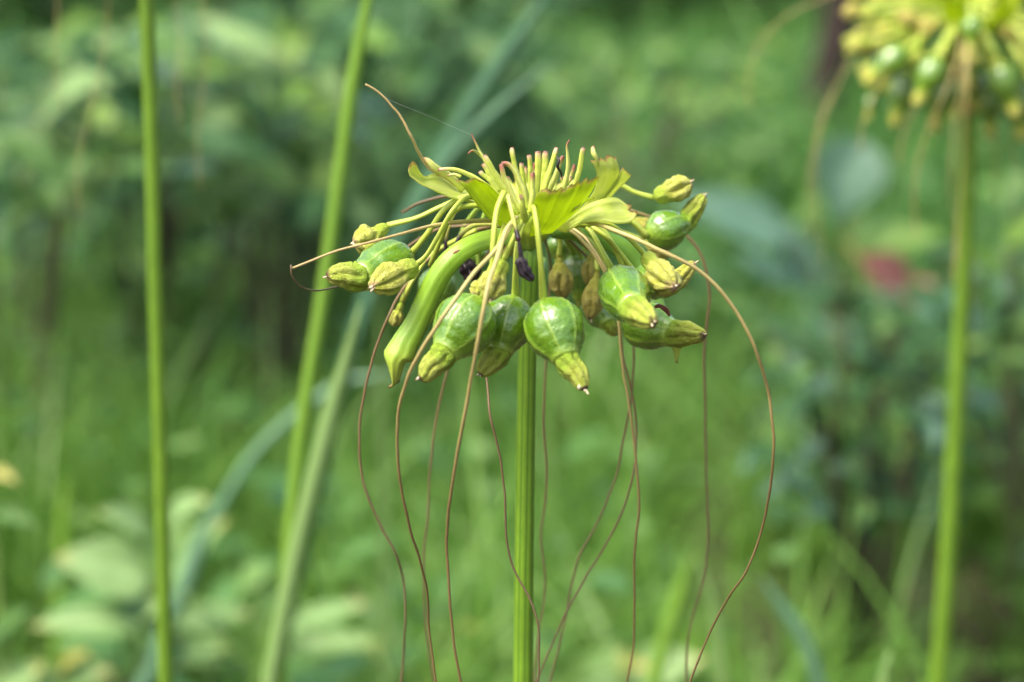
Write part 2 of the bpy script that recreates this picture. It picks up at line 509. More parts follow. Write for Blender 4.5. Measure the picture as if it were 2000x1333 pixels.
def thread(root, lst, w0, w1, m='thread', Y=Y0, n=None):
    w0, w1 = w0 * .9, w1 * .84
    P = pts(lst, Y); d = Y * PX; k0 = len(P)
    P, _, _ = spline(P, [0] * k0, k0 * 4); k = len(P)
    sd = lst[-1][0] * .37
    P = [p + Vector((nz(sd, i * .42, 1), nz(i * .42, sd, 2), nz(i * .3, 3, sd) * .4)) * (1.6 * d) for i, p in enumerate(P)]
    rr = [(w0 + (w1 - w0) * min(1, (i / (k - 1)) * 1.3)) * d * .5 for i in range(k)]

    def mod(t, th): return 1 + .10 * nz(t * 40, k, 0), 0.0
    return sweep('thread_bract', P, rr, MAT[m], root, n=n or max(30, int(2.5 * k)), sides=8, mod=mod)


def patch(root, Lp, Rp, m, Y=Y0, bulge=0.0, wave=2.0, nu=26, nv=18, seed=0.0, name='bract', edge_pow=1.0, pleats=3, erose=5.0, rnd=1.0):
    """a leafy bract between two edges (pixels and depth), from its base to its torn tip"""
    A, _, _ = spline(pts(Lp, Y), [0] * len(Lp), nu); B, _, _ = spline(pts(Rp, Y), [0] * len(Rp), nu)
    d = Y * PX
    verts, faces, ed, ve, al = [], [], [], [], []
    for i in range(nu):
        u = i / (nu - 1)
        for j in range(nv):
            v = j / (nv - 1)
            p = A[i].lerp(B[i], v)
            dirv = (A[min(i+1, nu-1)].lerp(B[min(i+1, nu-1)], v) - A[max(i-1, 0)].lerp(B[max(i-1, 0)], v))
            if dirv.length > 1e-9: dirv.normalize()
            nrm = dirv.cross((B[i] - A[i]))
            if nrm.length > 1e-9: nrm.normalize()
            if nrm.y < 0: nrm = -nrm
            s = max(0, math.sin(math.pi * v)) ** rnd
            off = bulge * s * min(1, u * 2) * d
            off += wave * d * u * (nz(v * 3.2 + seed, u * 2.2, seed) * 1.6 + .8 * math.cos(v * math.pi * 2 * pleats))
            p = p + nrm * off
            p = p + dirv * (erose * d * (u ** 3) * (nz(v * 6 + seed * 3, seed, 0) * 1.5 + 1.0 * nz(v * 17, seed, 2) + .5 * nz(v * 31, seed, 5)))
            verts.append(p)
            ee = u ** 9
            ee = max(ee, 0.72 * (abs(2 * v - 1) ** 14) * min(1, u * 1.3))
            ed.append(ee); al.append(u)
            ve.append(max(0, math.cos(v * math.pi * 2 * pleats * 2)) ** 6)
    for i in range(nu - 1):
        for j in range(nv - 1):
            faces.append((i*nv + j, i*nv + j + 1, (i+1)*nv + j + 1, (i+1)*nv + j))
    o = mesh_obj(name, verts, faces, MAT[m], root, {'edge': ed, 'vein': ve, 'along': al, 'rib': [x * .55 for x in ve]})
    sm = o.modifiers.new('thickness', 'SOLIDIFY'); sm.thickness = 0.0005 * Y; sm.offset = 0
    return o


# ------------------------------------------------------------------ ground
def ground_h(x, y):
    return 0.03 * nz(x * .5, y * .5, 3) + 0.012 * nz(x * 2.2, y * 2.2, 9)


def build_ground():
    xs = list(np.linspace(-6, 6, 61)); ys = list(np.linspace(-3, 15, 91))
    xs = [-120, -60, -30, -15, -9] + xs + [9, 15, 30, 60, 120]
    ys = [-60, -25, -10, -6] + ys + [18, 24, 34, 60, 120, 200]
    v = [(x, y, ground_h(x, y) - 0.004) for y in ys for x in xs]
    W = len(xs)
    f = [(j*W + i, j*W + i + 1, (j+1)*W + i + 1, (j+1)*W + i) for j in range(len(ys) - 1) for i in range(W - 1)]
    m, nt, out = mat('damp_soil'); n = N(nt)
    a = n.noise(3, 5, .65); b = n.noise(40, 5, .7)
    c = n.mix(n.ramp(a, [(.45, (0, 0, 0)), (.75, (1, 1, 1))]), (0.032, 0.02, 0.014), (0.03, 0.05, 0.015))
    c = n.mix(n.math('MULTIPLY', b, .6), c, (0.10, 0.075, 0.045))
    n.link(n.bsdf(c, .9, n.bump(b, .6, .02), .2), out.inputs[0])
    o = mesh_obj('ground', v, f, m)
    o['kind'] = 'structure'
    return o


build_ground()

# ------------------------------------------------------------------ the sharp plant in the middle
hubp = at(1030, 450, Y0)
foot = ground_at(1022, Y0)
plant = thing('flowering_plant', (hubp.x, Y0, 0), 'sharply focused plant whose umbel carries ripening green fruits on one thick ribbed stem', 'plant', 'bat lily plants')


def stem_mod(seed, ribs=9, depth=.06):
    def f(t, th):
        q = (th * ribs / (2 * math.pi) + seed + .15 * nz(t * 5, seed, 0)) % 1.0
        dv = min(q, 1 - q)
        g = math.exp(-(dv / .13) ** 2)
        return 1 - depth * g, g
    return f


def plant_stem(root, top, path, r_top, r_bot, Y, m='stem', seed=.3, n=60):
    P = pts(path, Y); d = Y * PX
    last = P[-1]; prev = P[-2]
    slope = (last.x - prev.x) / (last.z - prev.z)
    P.append(Vector((last.x + slope * (0.1 - last.z) * .5, Y, 0.1)))
    P.append(Vector((P[-1].x - slope * .05, Y, -0.01)))
    k = len(P)
    rr = [(r_top + (r_bot - r_top) * i / (k - 1)) * d for i in range(k)]
    return sweep('stem', P, rr, MAT[m], root, n=n, sides=54, mod=stem_mod(seed))


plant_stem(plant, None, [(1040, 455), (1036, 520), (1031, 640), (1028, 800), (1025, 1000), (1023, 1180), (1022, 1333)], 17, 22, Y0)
sweep('umbel_hub', pts([(1036, 488), (1036, 470), (1037, 450), (1036, 425), (1034, 395), (1034, 372)]), [x * PX for x in (17, 25, 40, 44, 36, 6)], MAT['hub'], plant, n=24, sides=30,
      mod=lambda t, th: (1 + .10 * math.cos(7 * th) + .12 * nz(math.cos(th) * 2, math.sin(th) * 2, t * 4), 0))

# two big drooping folded bracts
def groove(t, th):
    g = math.exp(-((((th - .7) / .45)) ** 2)) + .6 * math.exp(-(((th - 5.2) / .35)) ** 2)
    return 1 - .10 * g + .04 * nz(t * 6, math.cos(th) * 1.5, 3), min(1, g)


fb = patch(plant, [(1015, 443, -.01), (955, 450, -.02), (905, 467, -.03), (866, 494, -.034), (838, 530, -.034), (815, 575, -.034), (795, 620, -.034), (771, 655, -.036), (757, 676, -.038), (750, 689, -.039), (760, 712, -.039), (769, 732, -.038), (776, 748, -.036)],
      [(1015, 474, -.015), (957, 486, -.025), (917, 504, -.034), (886, 534, -.036), (862, 576, -.036), (843, 619, -.037), (827, 655, -.038), (814, 682, -.04), (804, 707, -.041), (793, 706, -.041), (785, 725, -.04), (778, 748, -.037)], 'bract_green', bulge=-20, wave=1.0, seed=3.3, nu=60, nv=22, erose=1.0, name='folded_bract', rnd=.55)
sweep('scar', pts([(884, 497, -.0555), (891, 492, -.0558), (899, 488, -.0555)]), [x * PX for x in (.6, 3, .6)], MAT['scar'], fb, n=8, sides=8, flat=.3)
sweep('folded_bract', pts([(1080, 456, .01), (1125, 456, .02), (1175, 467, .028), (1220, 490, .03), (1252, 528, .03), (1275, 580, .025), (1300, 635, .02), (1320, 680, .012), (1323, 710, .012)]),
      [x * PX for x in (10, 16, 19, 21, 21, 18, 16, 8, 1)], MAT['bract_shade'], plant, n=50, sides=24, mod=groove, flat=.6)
patch(plant, [(1308, 668, .0), (1316, 690, .0), (1320, 708, .0)], [(1332, 668, .0), (1328, 690, .0), (1321, 709, .0)], 'bract_pale', seed=2.2, nu=10, nv=8, wave=.5, erose=.5, name='bract_tip')

# the leafy bracts of the crown
patch(plant, [(985, 435, -.01), (930, 400, -.02), (880, 385, -.025), (845, 369, -.03), (815, 353, -.03), (799, 340, -.03), (800, 323, -.03)],
      [(1000, 405, 0), (950, 382, 0), (905, 364, 0), (872, 348, -.005), (848, 339, -.012), (828, 344, -.022), (811, 319, -.03)], 'bract_pale', bulge=7, wave=1.2, seed=1.0, erose=3)
patch(plant, [(995, 452, -.02), (957, 428, -.035), (925, 390, -.045), (904, 362, -.05), (890, 350, -.05)],
      [(1012, 420, -.02), (992, 398, -.03), (968, 374, -.035), (955, 362, -.04), (943, 357, -.045)], 'bract', bulge=9, wave=1.2, seed=2.0, erose=5)
patch(plant, [(1034, 462, -.03), (1040, 430, -.05), (1042, 402, -.06), (1048, 386, -.065), (1057, 373, -.065)],
      [(1078, 455, -.03), (1112, 426, -.045), (1142, 394, -.05), (1163, 364, -.055), (1171, 346, -.055)], 'bract', bulge=-10, wave=2.2, seed=3.1, erose=9, nv=34, nu=30)
patch(plant, [(1100, 440, -.01), (1138, 405, -.01), (1163, 372, -.01), (1168, 346, -.01), (1163, 325, -.012), (1153, 311, -.012)],
      [(1130, 430, 0), (1168, 397, 0), (1193, 374, .005), (1206, 352, .005), (1210, 330, 0), (1203, 305, 0)], 'bract_pale', bulge=6, wave=1.6, seed=4.7, erose=5)
patch(plant, [(1170, 400, .0), (1195, 365, .0), (1210, 342, .0), (1217, 328, .0)], [(1180, 400, .01), (1207, 370, .01), (1224, 354, .01), (1233, 343, .01)], 'bract_pale', bulge=3, wave=.8, seed=5.9, erose=2, nu=14, nv=10, pleats=1)
patch(plant, [(1085, 448, -.03), (1118, 420, -.04), (1150, 398, -.045), (1180, 388, -.045), (1205, 387, -.04), (1226, 402, -.04)],
      [(1105, 455, -.03), (1140, 436, -.05), (1175, 432, -.055), (1207, 436, -.055), (1234, 432, -.05), (1246, 413, -.045)], 'bract_pale', bulge=8, wave=1.6, seed=6.3, erose=5)
patch(plant, [(1110, 410, -.05), (1120, 405, -.052), (1128, 398, -.052)], [(1118, 412, -.05), (1127, 408, -.052), (1137, 397, -.052)], 'bract_pale', seed=7.7, nu=8, nv=6, wave=.5, erose=1, name='bract_curl', pleats=1)
patch(plant, [(1125, 396, -.04), (1140, 388, -.042), (1160, 386, -.042)], [(1130, 402, -.04), (1145, 394, -.042), (1160, 389, -.042)], 'bract', seed=8.2, nu=8, nv=6, wave=.4, erose=.5, name='bract_curl', pleats=1)
patch(plant, [(1000, 425, .015), (975, 385, .03), (962, 358, .04)], [(1050, 420, .02), (1040, 380, .035), (1030, 350, .045)], 'bract', bulge=8, seed=9.4, erose=6)
patch(plant, [(1040, 420, .015), (1038, 385, .03), (1030, 355, .04)], [(1095, 420, .015), (1112, 385, .03), (1122, 352, .04)], 'bract_pale', bulge=8, seed=10.4, erose=6)
sweep('curled_bract_edge', pts([(905, 372, -.01), (878, 345, -.012), (850, 328, -.015), (835, 314, -.015), (822, 309, -.012)]), [x * PX for x in (7, 7, 6.5, 5, 2)], MAT['stub_red'], plant, n=24, sides=12, flat=.5, mod=stalk_mod(2))

# cut flower stalks standing up out of the crown
for i, (lst, w, m) in enumerate([
    ([(985, 385, -.01), (966, 350, -.01), (947, 315, -.01), (932, 285, -.01), (921, 262, -.01)], (6.5, 1.2), 'stub_red'),
    ([(975, 350, -.005), (955, 322, -.005), (938, 303, -.005), (925, 294, -.008), (917, 297, -.01), (914, 302, -.01)], (5, 1.6), 'stub_red'),
    ([(1000, 392, -.02), (972, 350, -.02), (952, 312, -.02), (946, 304, -.02)], (6, 4.5), 'stub'),
    ([(995, 388, -.012), (960, 347, -.012), (942, 320, -.012)], (5.5, 4), 'stub'),
    ([(1022, 385, .0), (1010, 340, .0), (1002, 310, .0), (999, 289, .0)], (6, 4.5), 'stub'),
    ([(1030, 390, -.005), (1021, 350, -.005), (1017, 318, -.005)], (5.5, 4.5), 'stub'),
    ([(1035, 385, .01), (1036, 340, .01), (1034, 303, .01)], (5, 4.5), 'stub'),
    ([(1045, 390, -.01), (1050, 340, -.01), (1051, 297, -.01)], (7.5, 6), 'stub'),
    ([(1058, 385, .01), (1064, 340, .01), (1066, 296, .01)], (6.5, 6), 'stub'),
    ([(1055, 392, -.015), (1071, 345, -.015), (1083, 305, -.015), (1087, 288, -.015)], (7, 4.5), 'stub'),
    ([(1065, 390, -.005), (1082, 350, -.005), (1094, 318, -.005), (1100, 305, -.005)], (6, 4.5), 'stub_red'),
    ([(1095, 380, -.03), (1107, 345, -.03), (1109, 312, -.03), (1107, 292, -.03), (1108, 280, -.03), (1112, 272, -.03)], (6.5, 1.4), 'stub_red'),
    ([(1120, 375, -.005), (1130, 340, -.005), (1136, 310, -.005), (1139, 288, -.005)], (5.5, 4.5), 'stub'),
    ([(1018, 415, -.035), (1000, 380, -.035), (986, 345, -.035), (979, 321, -.035)], (6, 4.5), 'stub_red'),
    ([(1030, 410, -.03), (1022, 370, -.03), (1005, 336, -.03), (990, 320, -.03), (979, 319, -.03)], (6, 4.5), 'stub_red'),
    ([(1036, 415, -.05), (1040, 375, -.05), (1041, 338, -.05)], (6, 4.8), 'stub_red'),
    ([(972, 375, -.025), (955, 352, -.025), (938, 335, -.025)], (5.5, 4), 'stub'),
    ([(985, 395, -.03), (955, 368, -.03), (920, 344, -.03), (885, 332, -.03), (855, 332, -.03)], (6, 3.4), 'stub'),
    ([(1075, 395, .02), (1100, 360, .02), (1098, 345, .02)], (5, 4), 'stub'),
    ([(1010, 395, .02), (990, 362, .02), (975, 345, .02)], (5, 3.5), 'stub'),
    ([(1080, 400, .0), (1100, 368, .0), (1118, 345, .0)], (5, 3.5), 'stub'),
    *[([(cx_ + .5 * (1045 - cx_), 400, d_ * .6), (cx_ + .2 * (1045 - cx_), 365, d_), (cx_, ty_, d_)], (4.6, 3.4), k_) for cx_, ty_, d_, k_ in (
        (990, 345, .03, 'stub'), (1004, 330, .035, 'stub_red'), (1013, 341, .02, 'stub'), (1026, 327, .04, 'stub'), (1043, 318, .03, 'stub_red'), (1057, 330, .04, 'stub'), (1076, 322, .035, 'stub'), (1090, 335, .03, 'stub_red'),
        (1113, 330, .03, 'stub'), (1123, 322, .02, 'stub_red'), (962, 345, .02, 'stub_red'), (1128, 350, .01, 'stub'), (970, 360, .0, 'stub'))],
    ([(1025, 430, -.055), (1021, 405, -.06), (1017, 382, -.062)], (8, 3.5), 'stub'),
]):
    P = pts(lst); k = len(P)
    P, _, _ = spline(P, [0] * k, 9); k = 9
    P = [p + Vector((nz(i * 2.1, j * .55, 1), nz(j * .5, i * 1.7, 4), nz(i, j * .4, 8))) * (3.2 * PX * (j / 8)) for j, p in enumerate(P)]
    rag = lambda t, th, i=i: (stalk_mod(i * 1.3)(t, th)[0] * (1 + (.5 * nz(math.cos(th) * 2, math.sin(th) * 2, i * 3.1) - .25) * max(0, t - .93) / .07 + .10 * nz(t * 6, i, 0)), stalk_mod(i * 1.3)(t, th)[1])
    sweep('cut_stalk', P, [(w[0] + (w[1] - w[0]) * j / (k - 1)) * PX for j in range(k)], MAT[m], plant, n=30, sides=12, mod=rag)
sweep('shrivelled_tip', pts([(1169, 325, -.012), (1166, 312, -.014), (1160, 300, -.014), (1158, 290, -.013), (1161, 285, -.012)]), [x * PX for x in (2, 3.5, 5.5, 4, 1)], MAT['stub_red'], plant, n=18, sides=10,
      mod=lambda t, th: (1 + .3 * nz(th * 2, t * 8, 1), 0))
sweep('shrivelled_tip', pts([(900, 346, -.045), (886, 341, -.045), (874, 344, -.045)]), [x * PX for x in (3.5, 3, 1.5)], MAT['stub_red'], plant, n=12, sides=8)

# ---- fruits
fruit(plant, (1036, 560, .085), (1060, 505, .09), (1050, 530, .09), 20, None, seed=9.1, dark=True, lod=.7)
fruit(plant, (1090, 462, .065), (1094, 505, .06), (1098, 530, .06), 29, [(1050, 440, .02), (1078, 448, .05)], seed=8.2, dark=True, lod=.7)
fruit(plant, (1122, 495, .05), (1130, 575, .045), (1135, 600, .045), 30, [(1060, 440, .02), (1100, 460, .04)], seed=7.3, dark=True, lod=.7)
fruit(plant, (1150, 575, .045), (1190, 636, .03), (1205, 655, .03), 36, [(1075, 440, .02), (1130, 490, .045)], seed=6.9, dark=True, lod=.7)
fruit(plant, (868, 520, .045), (838, 610, .04), (818, 648, .04), 40, [(985, 440, .02), (920, 450, .04), (885, 480, .045)], seed=5.5, dark=True, lod=.7)
fruit(plant, (945, 478, .06), (922, 512, .06), (905, 530, .06), 24, [(1000, 440, .02), (968, 450, .045)], seed=4.5, dark=True, lod=.7)
fruit(plant, (1265, 462, .02), (1338, 436, .03), (1376, 381, .03), 40, [(1130, 430, .01), (1190, 420, .02), (1232, 432, .02)], seed=.62, beak_w=.55, label='glossy green fruit at upper right with upturned dried petals')
fruit(plant, (1218, 620, .01), (1314, 652, -.005), (1377, 655, -.015), 49, [(1120, 440, .0), (1170, 500, .015), (1195, 570, .015)], seed=2.32, beak_w=.54, label='green fruit with a reddish scar on its shoulder')
sweep('scar', pts([(1276, 602, -.043), (1288, 598, -.046), (1300, 605, -.044), (1308, 618, -.040)]), [x * PX for x in (2, 5, 6, 2)], MAT['scar'], bpy.data.objects[[o.name for o in plant.children if o.name.startswith('fruit')][-1]], n=14, sides=10, flat=.35)
fruit(plant, (1243, 540, -.012), (1303, 562, -.028), (1358, 513, -.03), 35, [(1135, 432, -.02), (1180, 460, -.025), (1205, 488, -.02)], seed=1.42, beak_w=.58, m_beak='wither')
fruit(plant, (797, 502, -.005), (702, 542, -.03), (637, 538, -.035), 49, [(960, 392, -.01), (905, 386, -.02), (870, 408, -.02), (840, 450, -.015), (815, 482, -.01)], seed=.15, beak_w=.56, label='green fruit sticking out at the far left')
fruit(plant, (1007, 578, -.045), (975, 688, -.055), (937, 733, -.06), 50, [(1040, 412, -.03), (1020, 440, -.045), (1010, 480, -.05), (1007, 530, -.05)], seed=1.85, beak_w=.5)
fruit(plant, (944, 586, -.06), (868, 690, -.075), (822, 744, -.08), 57, [(985, 375, -.05), (971, 410, -.055), (964, 470, -.06), (960, 530, -.06)], seed=.45, beak_w=.44, label='largest green fruit at front left')
fruit(plant, (1062, 588, -.06), (1106, 703, -.078), (1145, 761, -.085), 55, [(1043, 402, -.06), (1050, 450, -.065), (1057, 520, -.065)], seed=.92, beak_w=.42, label='plump green fruit hanging in front right of the stem')
fruit(plant, (1205, 546, -.035), (1238, 604, -.072), (1276, 632, -.092), 48, [(1120, 432, -.02), (1150, 448, -.035), (1180, 500, -.04)], seed=1.08, beak_w=.56, label='round green fruit pointing towards the viewer at right')

# ---- withered flowers
wither(plant, (757, 441, .0), (690, 476, -.005), 29, [(960, 396, .01), (900, 390, .0), (860, 405, .0), (812, 427, .0)], seed=.31, ovary=.5, bend=-.08)
wither(plant, (812, 518, -.03), (726, 562, -.05), 27, [(985, 398, -.01), (920, 382, -.02), (885, 410, -.03), (855, 462, -.03), (832, 500, -.03)], seed=1.37, ovary=.8)
wither(plant, (984, 508, -.06), (955, 588, -.066), 25, [(1040, 412, -.045), (1022, 430, -.055), (1005, 462, -.06)], seed=2.71, ovary=.7, bend=.05)
wither(plant, (950, 545, -.045), (926, 578, -.05), 17, [(985, 440, -.03), (968, 500, -.045)], seed=3.3, ovary=.7, lod=.8)
wither(plant, (968, 560, -.035), (964, 602, -.036), 12, [(985, 445, -.02), (972, 520, -.03)], seed=3.9, ovary=.8, m='wither_brown', lod=.8)
wither(plant, (1091, 500, .02), (1100, 584, .02), 24, [(1090, 450, .02), (1094, 475, .02)], seed=4.1, m='wither_brown', ovary=.45, lod=.9)
wither(plant, (1167, 530, .015), (1152, 624, .015), 21, [(1110, 448, .01), (1160, 480, .02)], seed=5.2, m='wither_brown', ovary=.55, lod=.9)
wither(plant, (1158, 488, .03), (1148, 558, .03), 17, [(1100, 450, .02), (1145, 465, .03)], seed=6.4, m='wither_brown', ovary=.6, lod=.8)
wither(plant, (1260, 498, -.035), (1318, 562, -.06), 29, [(1100, 442, -.03), (1150, 438, -.035), (1185, 436, -.04), (1225, 462, -.04)], seed=7.9, ovary=.6, bend=.06)
wither(plant, (1277, 387, .03), (1352, 358, .03), 25, [(1150, 420, .02), (1200, 360, .03), (1240, 376, .03)], seed=8.8, ovary=.8)
wither(plant, (1230, 425, .05), (1290, 462, .05), 20, [(1130, 430, .02), (1190, 415, .04)], seed=9.7, m='wither_brown', ovary=.7, lod=.8)
wither(plant, (1255, 470, .045), (1308, 502, .04), 16, [(1130, 440, .02), (1200, 450, .04)], seed=10.2, m='wither_brown', ovary=.7, lod=.8)
wither(plant, (1003, 468, .03), (984, 505, .03), 11, [(1020, 445, .01)], seed=11.5, m='wither_brown', lod=.7)
wither(plant, (785, 590, .02), (768, 638, .02), 14, [(930, 450, .02), (840, 500, .03), (805, 550, .02)], seed=12.4, lod=.7)
K1 = wither(plant, (1013, 470, -.068), (1042, 549, -.07), 12, [(992, 382, -.058), (1000, 415, -.063), (1008, 450, -.066)], seed=13.2, m='black', ovary=.34, bend=.12, label='shrivelled black flower hanging in front of the stem', rs=4.5)
wither(plant, (893, 494, .0), (932, 546, .0), 18, [(985, 440, .01), (930, 440, .01), (896, 465, .0)], seed=14.7, m='black', ovary=.75, lod=.8, label='shrivelled black flower behind the left folded bract')
wither(plant, (868, 500, .02), (848, 578, .02), 9, [(960, 400, .02), (895, 410, .02), (876, 445, .02)], seed=15.1, m='black', ovary=.6, lod=.7, rs=3.5)
# bare stalks that pass behind
for i, lst in enumerate([
    [(985, 410, .02), (945, 400, .03), (915, 430, .035), (900, 460, .035), (890, 500, .035)],
    [(990, 415, .02), (955, 405, .03), (943, 430, .03), (940, 470, .04)],
    [(1000, 440, .02), (960, 440, .03), (935, 470, .04), (938, 560, .04)],
    [(1085, 440, .02), (1130, 450, .05), (1146, 500, .05), (1150, 545, .05)],
    [(1095, 430, -.02), (1165, 440, -.02), (1198, 480, -.02), (1222, 540, -.015), (1228, 560, -.01)],
    [(1080, 440, .03), (1120, 430, .045), (1190, 425, .05), (1260, 440, .05)],
    [(960, 400, -.02), (890, 410, -.025), (862, 465, -.02), (848, 500, -.015), (840, 520, -.01)],
]):
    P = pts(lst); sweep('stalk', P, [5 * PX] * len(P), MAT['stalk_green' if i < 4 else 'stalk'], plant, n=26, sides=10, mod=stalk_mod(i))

# ---- the long whisker-like bracts
thread(plant, [(905, 372, -.01), (868, 345, -.01), (838, 328, -.012), (822, 306, -.015), (805, 270, -.02), (782, 228, -.02), (752, 192, -.02), (730, 174, -.02), (713, 165, -.02)], 10, 5, 'thread_tan')
thread(plant, [(990, 430, .0), (940, 432, -.01), (895, 434, -.02), (850, 440, -.03), (780, 458, -.045), (715, 476, -.05), (650, 493, -.05), (572, 524, -.05)], 11, 5.5, 'thread_tan')
thread(plant, [(990, 435, .02), (930, 440, .03), (850, 450, .035), (770, 500, .035), (700, 542, .025), (665, 557, .01), (635, 566, -.015), (605, 567, -.035), (582, 555, -.048), (569, 535, -.052), (569, 518, -.052)], 6, 4.2, 'thread_brown')
thread(plant, [(970, 400, .03), (930, 385, .035), (872, 383, .04), (820, 397, .042), (785, 416, .045)], 6, 7, 'thread_brown')
thread(plant, [(985, 440, .02), (930, 450, .03), (850, 495, .03), (790, 560, .02), (762, 612, .01), (742, 660, .01), (720, 730, .01), (704, 815, .01), (702, 890, .01), (712, 950, .01), (742, 1025, .01), (772, 1080, .01), (789, 1140, .015), (791, 1220, .015), (787, 1290, .02), (780, 1360, .02), (775, 1420, .02)], 7, 5.5, 'thread_brown')
thread(plant, [(1003, 428, -.045), (985, 465, -.06), (958, 500, -.07), (925, 535, -.08), (875, 605, -.088), (830, 672, -.088), (800, 730, -.085), (780, 795, -.08), (776, 880, -.075), (784, 955, -.07), (800, 1030, -.065), (820, 1095, -.06), (834, 1155, -.055), (838, 1230, -.05), (850, 1320, -.05), (862, 1400, -.05)], 10, 5.5)
thread(plant, [(1010, 425, -.055), (990, 448, -.07), (972, 500, -.085), (950, 570, -.098), (935, 660, -.1), (919, 745, -.095), (900, 850, -.09), (882, 955, -.085), (873, 1060, -.08), (879, 1180, -.08), (890, 1280, -.08), (905, 1360, -.08), (915, 1430, -.08)], 10, 6)
thread(plant, [(1000, 445, .03), (950, 500, .045), (895, 650, .05), (870, 740, .05), (850, 830, .05), (839, 930, .05), (836, 1010, .05), (828, 1080, .05), (829, 1180, .05), (838, 1280, .05), (850, 1350, .05), (860, 1420, .05)], 6, 5, 'thread_brown')
thread(plant, [(1005, 450, .0), (970, 510, .0), (950, 620, -.01), (950, 735, -.02), (957, 810, -.03), (975, 890, -.03), (986, 970, -.03), (991, 1060, -.03), (1005, 1115, -.03), (1032, 1165, -.032), (1050, 1215, -.034), (1053, 1280, -.034), (1050, 1360, -.034)], 6, 5, 'thread_brown')
thread(plant, [(1060, 450, .03), (1075, 520, .05), (1070, 620, .05), (1066, 715, .05), (1062, 830, .05), (1068, 920, .05), (1066, 975, .05), (1057, 1040, .05), (1064, 1120, .05), (1062, 1180, .05), (1052, 1230, .05), (1046, 1300, .05), (1040, 1380, .05)], 6, 5, 'thread_brown')
thread(plant, [(1090, 445, .0), (1120, 455, .0), (1165, 505, .0), (1195, 560, .0), (1207, 620, .0), (1214, 700, .0), (1230, 800, .0), (1241, 890, .0), (1248, 985, .0), (1239, 1090, .0), (1239, 1180, .0), (1236, 1270, .0), (1222, 1345, .0), (1205, 1410, .0)], 8, 5.5)
thread(plant, [(1090, 440, .03), (1180, 520, .05), (1230, 620, .045), (1238, 690, .04), (1233, 770, .04), (1216, 870, .04), (1200, 940, .04), (1165, 1025, .04), (1132, 1085, .04), (1115, 1150, .04), (1102, 1220, .04), (1085, 1290, .04), (1065, 1370, .04)], 6, 5, 'thread_brown')
thread(plant, [(1085, 445, .02), (1160, 520, .035), (1205, 610, .03), (1218, 700, .025), (1236, 780, .025), (1243, 850, .025), (1236, 930, .02), (1215, 1000, .02), (1180, 1070, .02), (1140, 1135, .02), (1110, 1190, .02), (1080, 1255, .02), (1050, 1325, .02), (1025, 1390, .02)], 6, 5, 'thread_brown')
thread(plant, [(1120, 435, .03), (1220, 430, .05), (1310, 440, .06), (1355, 475, .06), (1376, 515, .06), (1385, 565, .06), (1382, 625, .06), (1375, 690, .06), (1377, 790, .06), (1380, 930, .06), (1383, 1050, .06), (1374, 1130, .06), (1355, 1200, .06), (1343, 1260, .06), (1341, 1340, .06), (1350, 1410, .06)], 8, 5.5, 'thread_brown')
thread(plant, [(1090, 436, -.02), (1125, 433, -.035), (1165, 438, -.05), (1220, 458, -.06), (1290, 490, -.065), (1355, 522, -.065), (1400, 560, -.065), (1440, 612, -.065), (1475, 682, -.065), (1500, 765, -.06), (1511, 860, -.06), (1504, 955, -.055), (1485, 1045, -.05), (1455, 1120, -.05), (1418, 1175, -.045), (1383, 1245, -.04), (1350, 1325, -.04), (1325, 1400, -.04)], 10, 5.5)
thread(plant, [(1088, 440, .0), (1115, 445, -.01), (1145, 468, -.015), (1172, 508, -.02), (1190, 545, -.02), (1200, 575, -.01)], 7, 6, 'thread_tan')
sweep('shrivelled_tip', pts([(1098, 352, -.008), (1096, 338, -.01), (1089, 326, -.012), (1092, 314, -.012), (1086, 304, -.01), (1088, 300, -.01)]), [x * PX for x in (1, 2.2, 3.2, 2.6, 2, .6)], MAT['black'], plant, n=20, sides=8)
thread(plant, [(1120, 432, .02), (1210, 408, .05), (1265, 422, .055), (1300, 438, .06)], 6, 6, 'thread_tan')

tag(sweep('water_drop', pts([(1131, 752, -.094), (1131, 757, -.094), (1131, 763, -.094)]), [x * PX for x in (1.2, 3.2, 1)], MAT['pale_bit'], None, n=8, sides=10, origin=at(1131, 757, Y0 - .094)),
    'tiny pale drop hanging under the dried tip of the front right fruit', 'water drop')
m, nt, out = mat('spider_silk'); n_ = N(nt)
n_.link(n_.bsdf((.55, .58, .58), .4), out.inputs[0]); MAT['silk'] = m
tag(sweep('spider_thread', pts([(752, 192, -.02), (790, 208, -.019), (830, 224, -.017), (880, 246, -.013), (921, 264, -.01)]), [.12 * PX] * 5, MAT['silk'], None, n=20, sides=6, origin=at(752, 192, Y0 - .02)),
    'hair-thin spider silk from the raised tan whisker to the red-tipped stalk', 'spider silk')


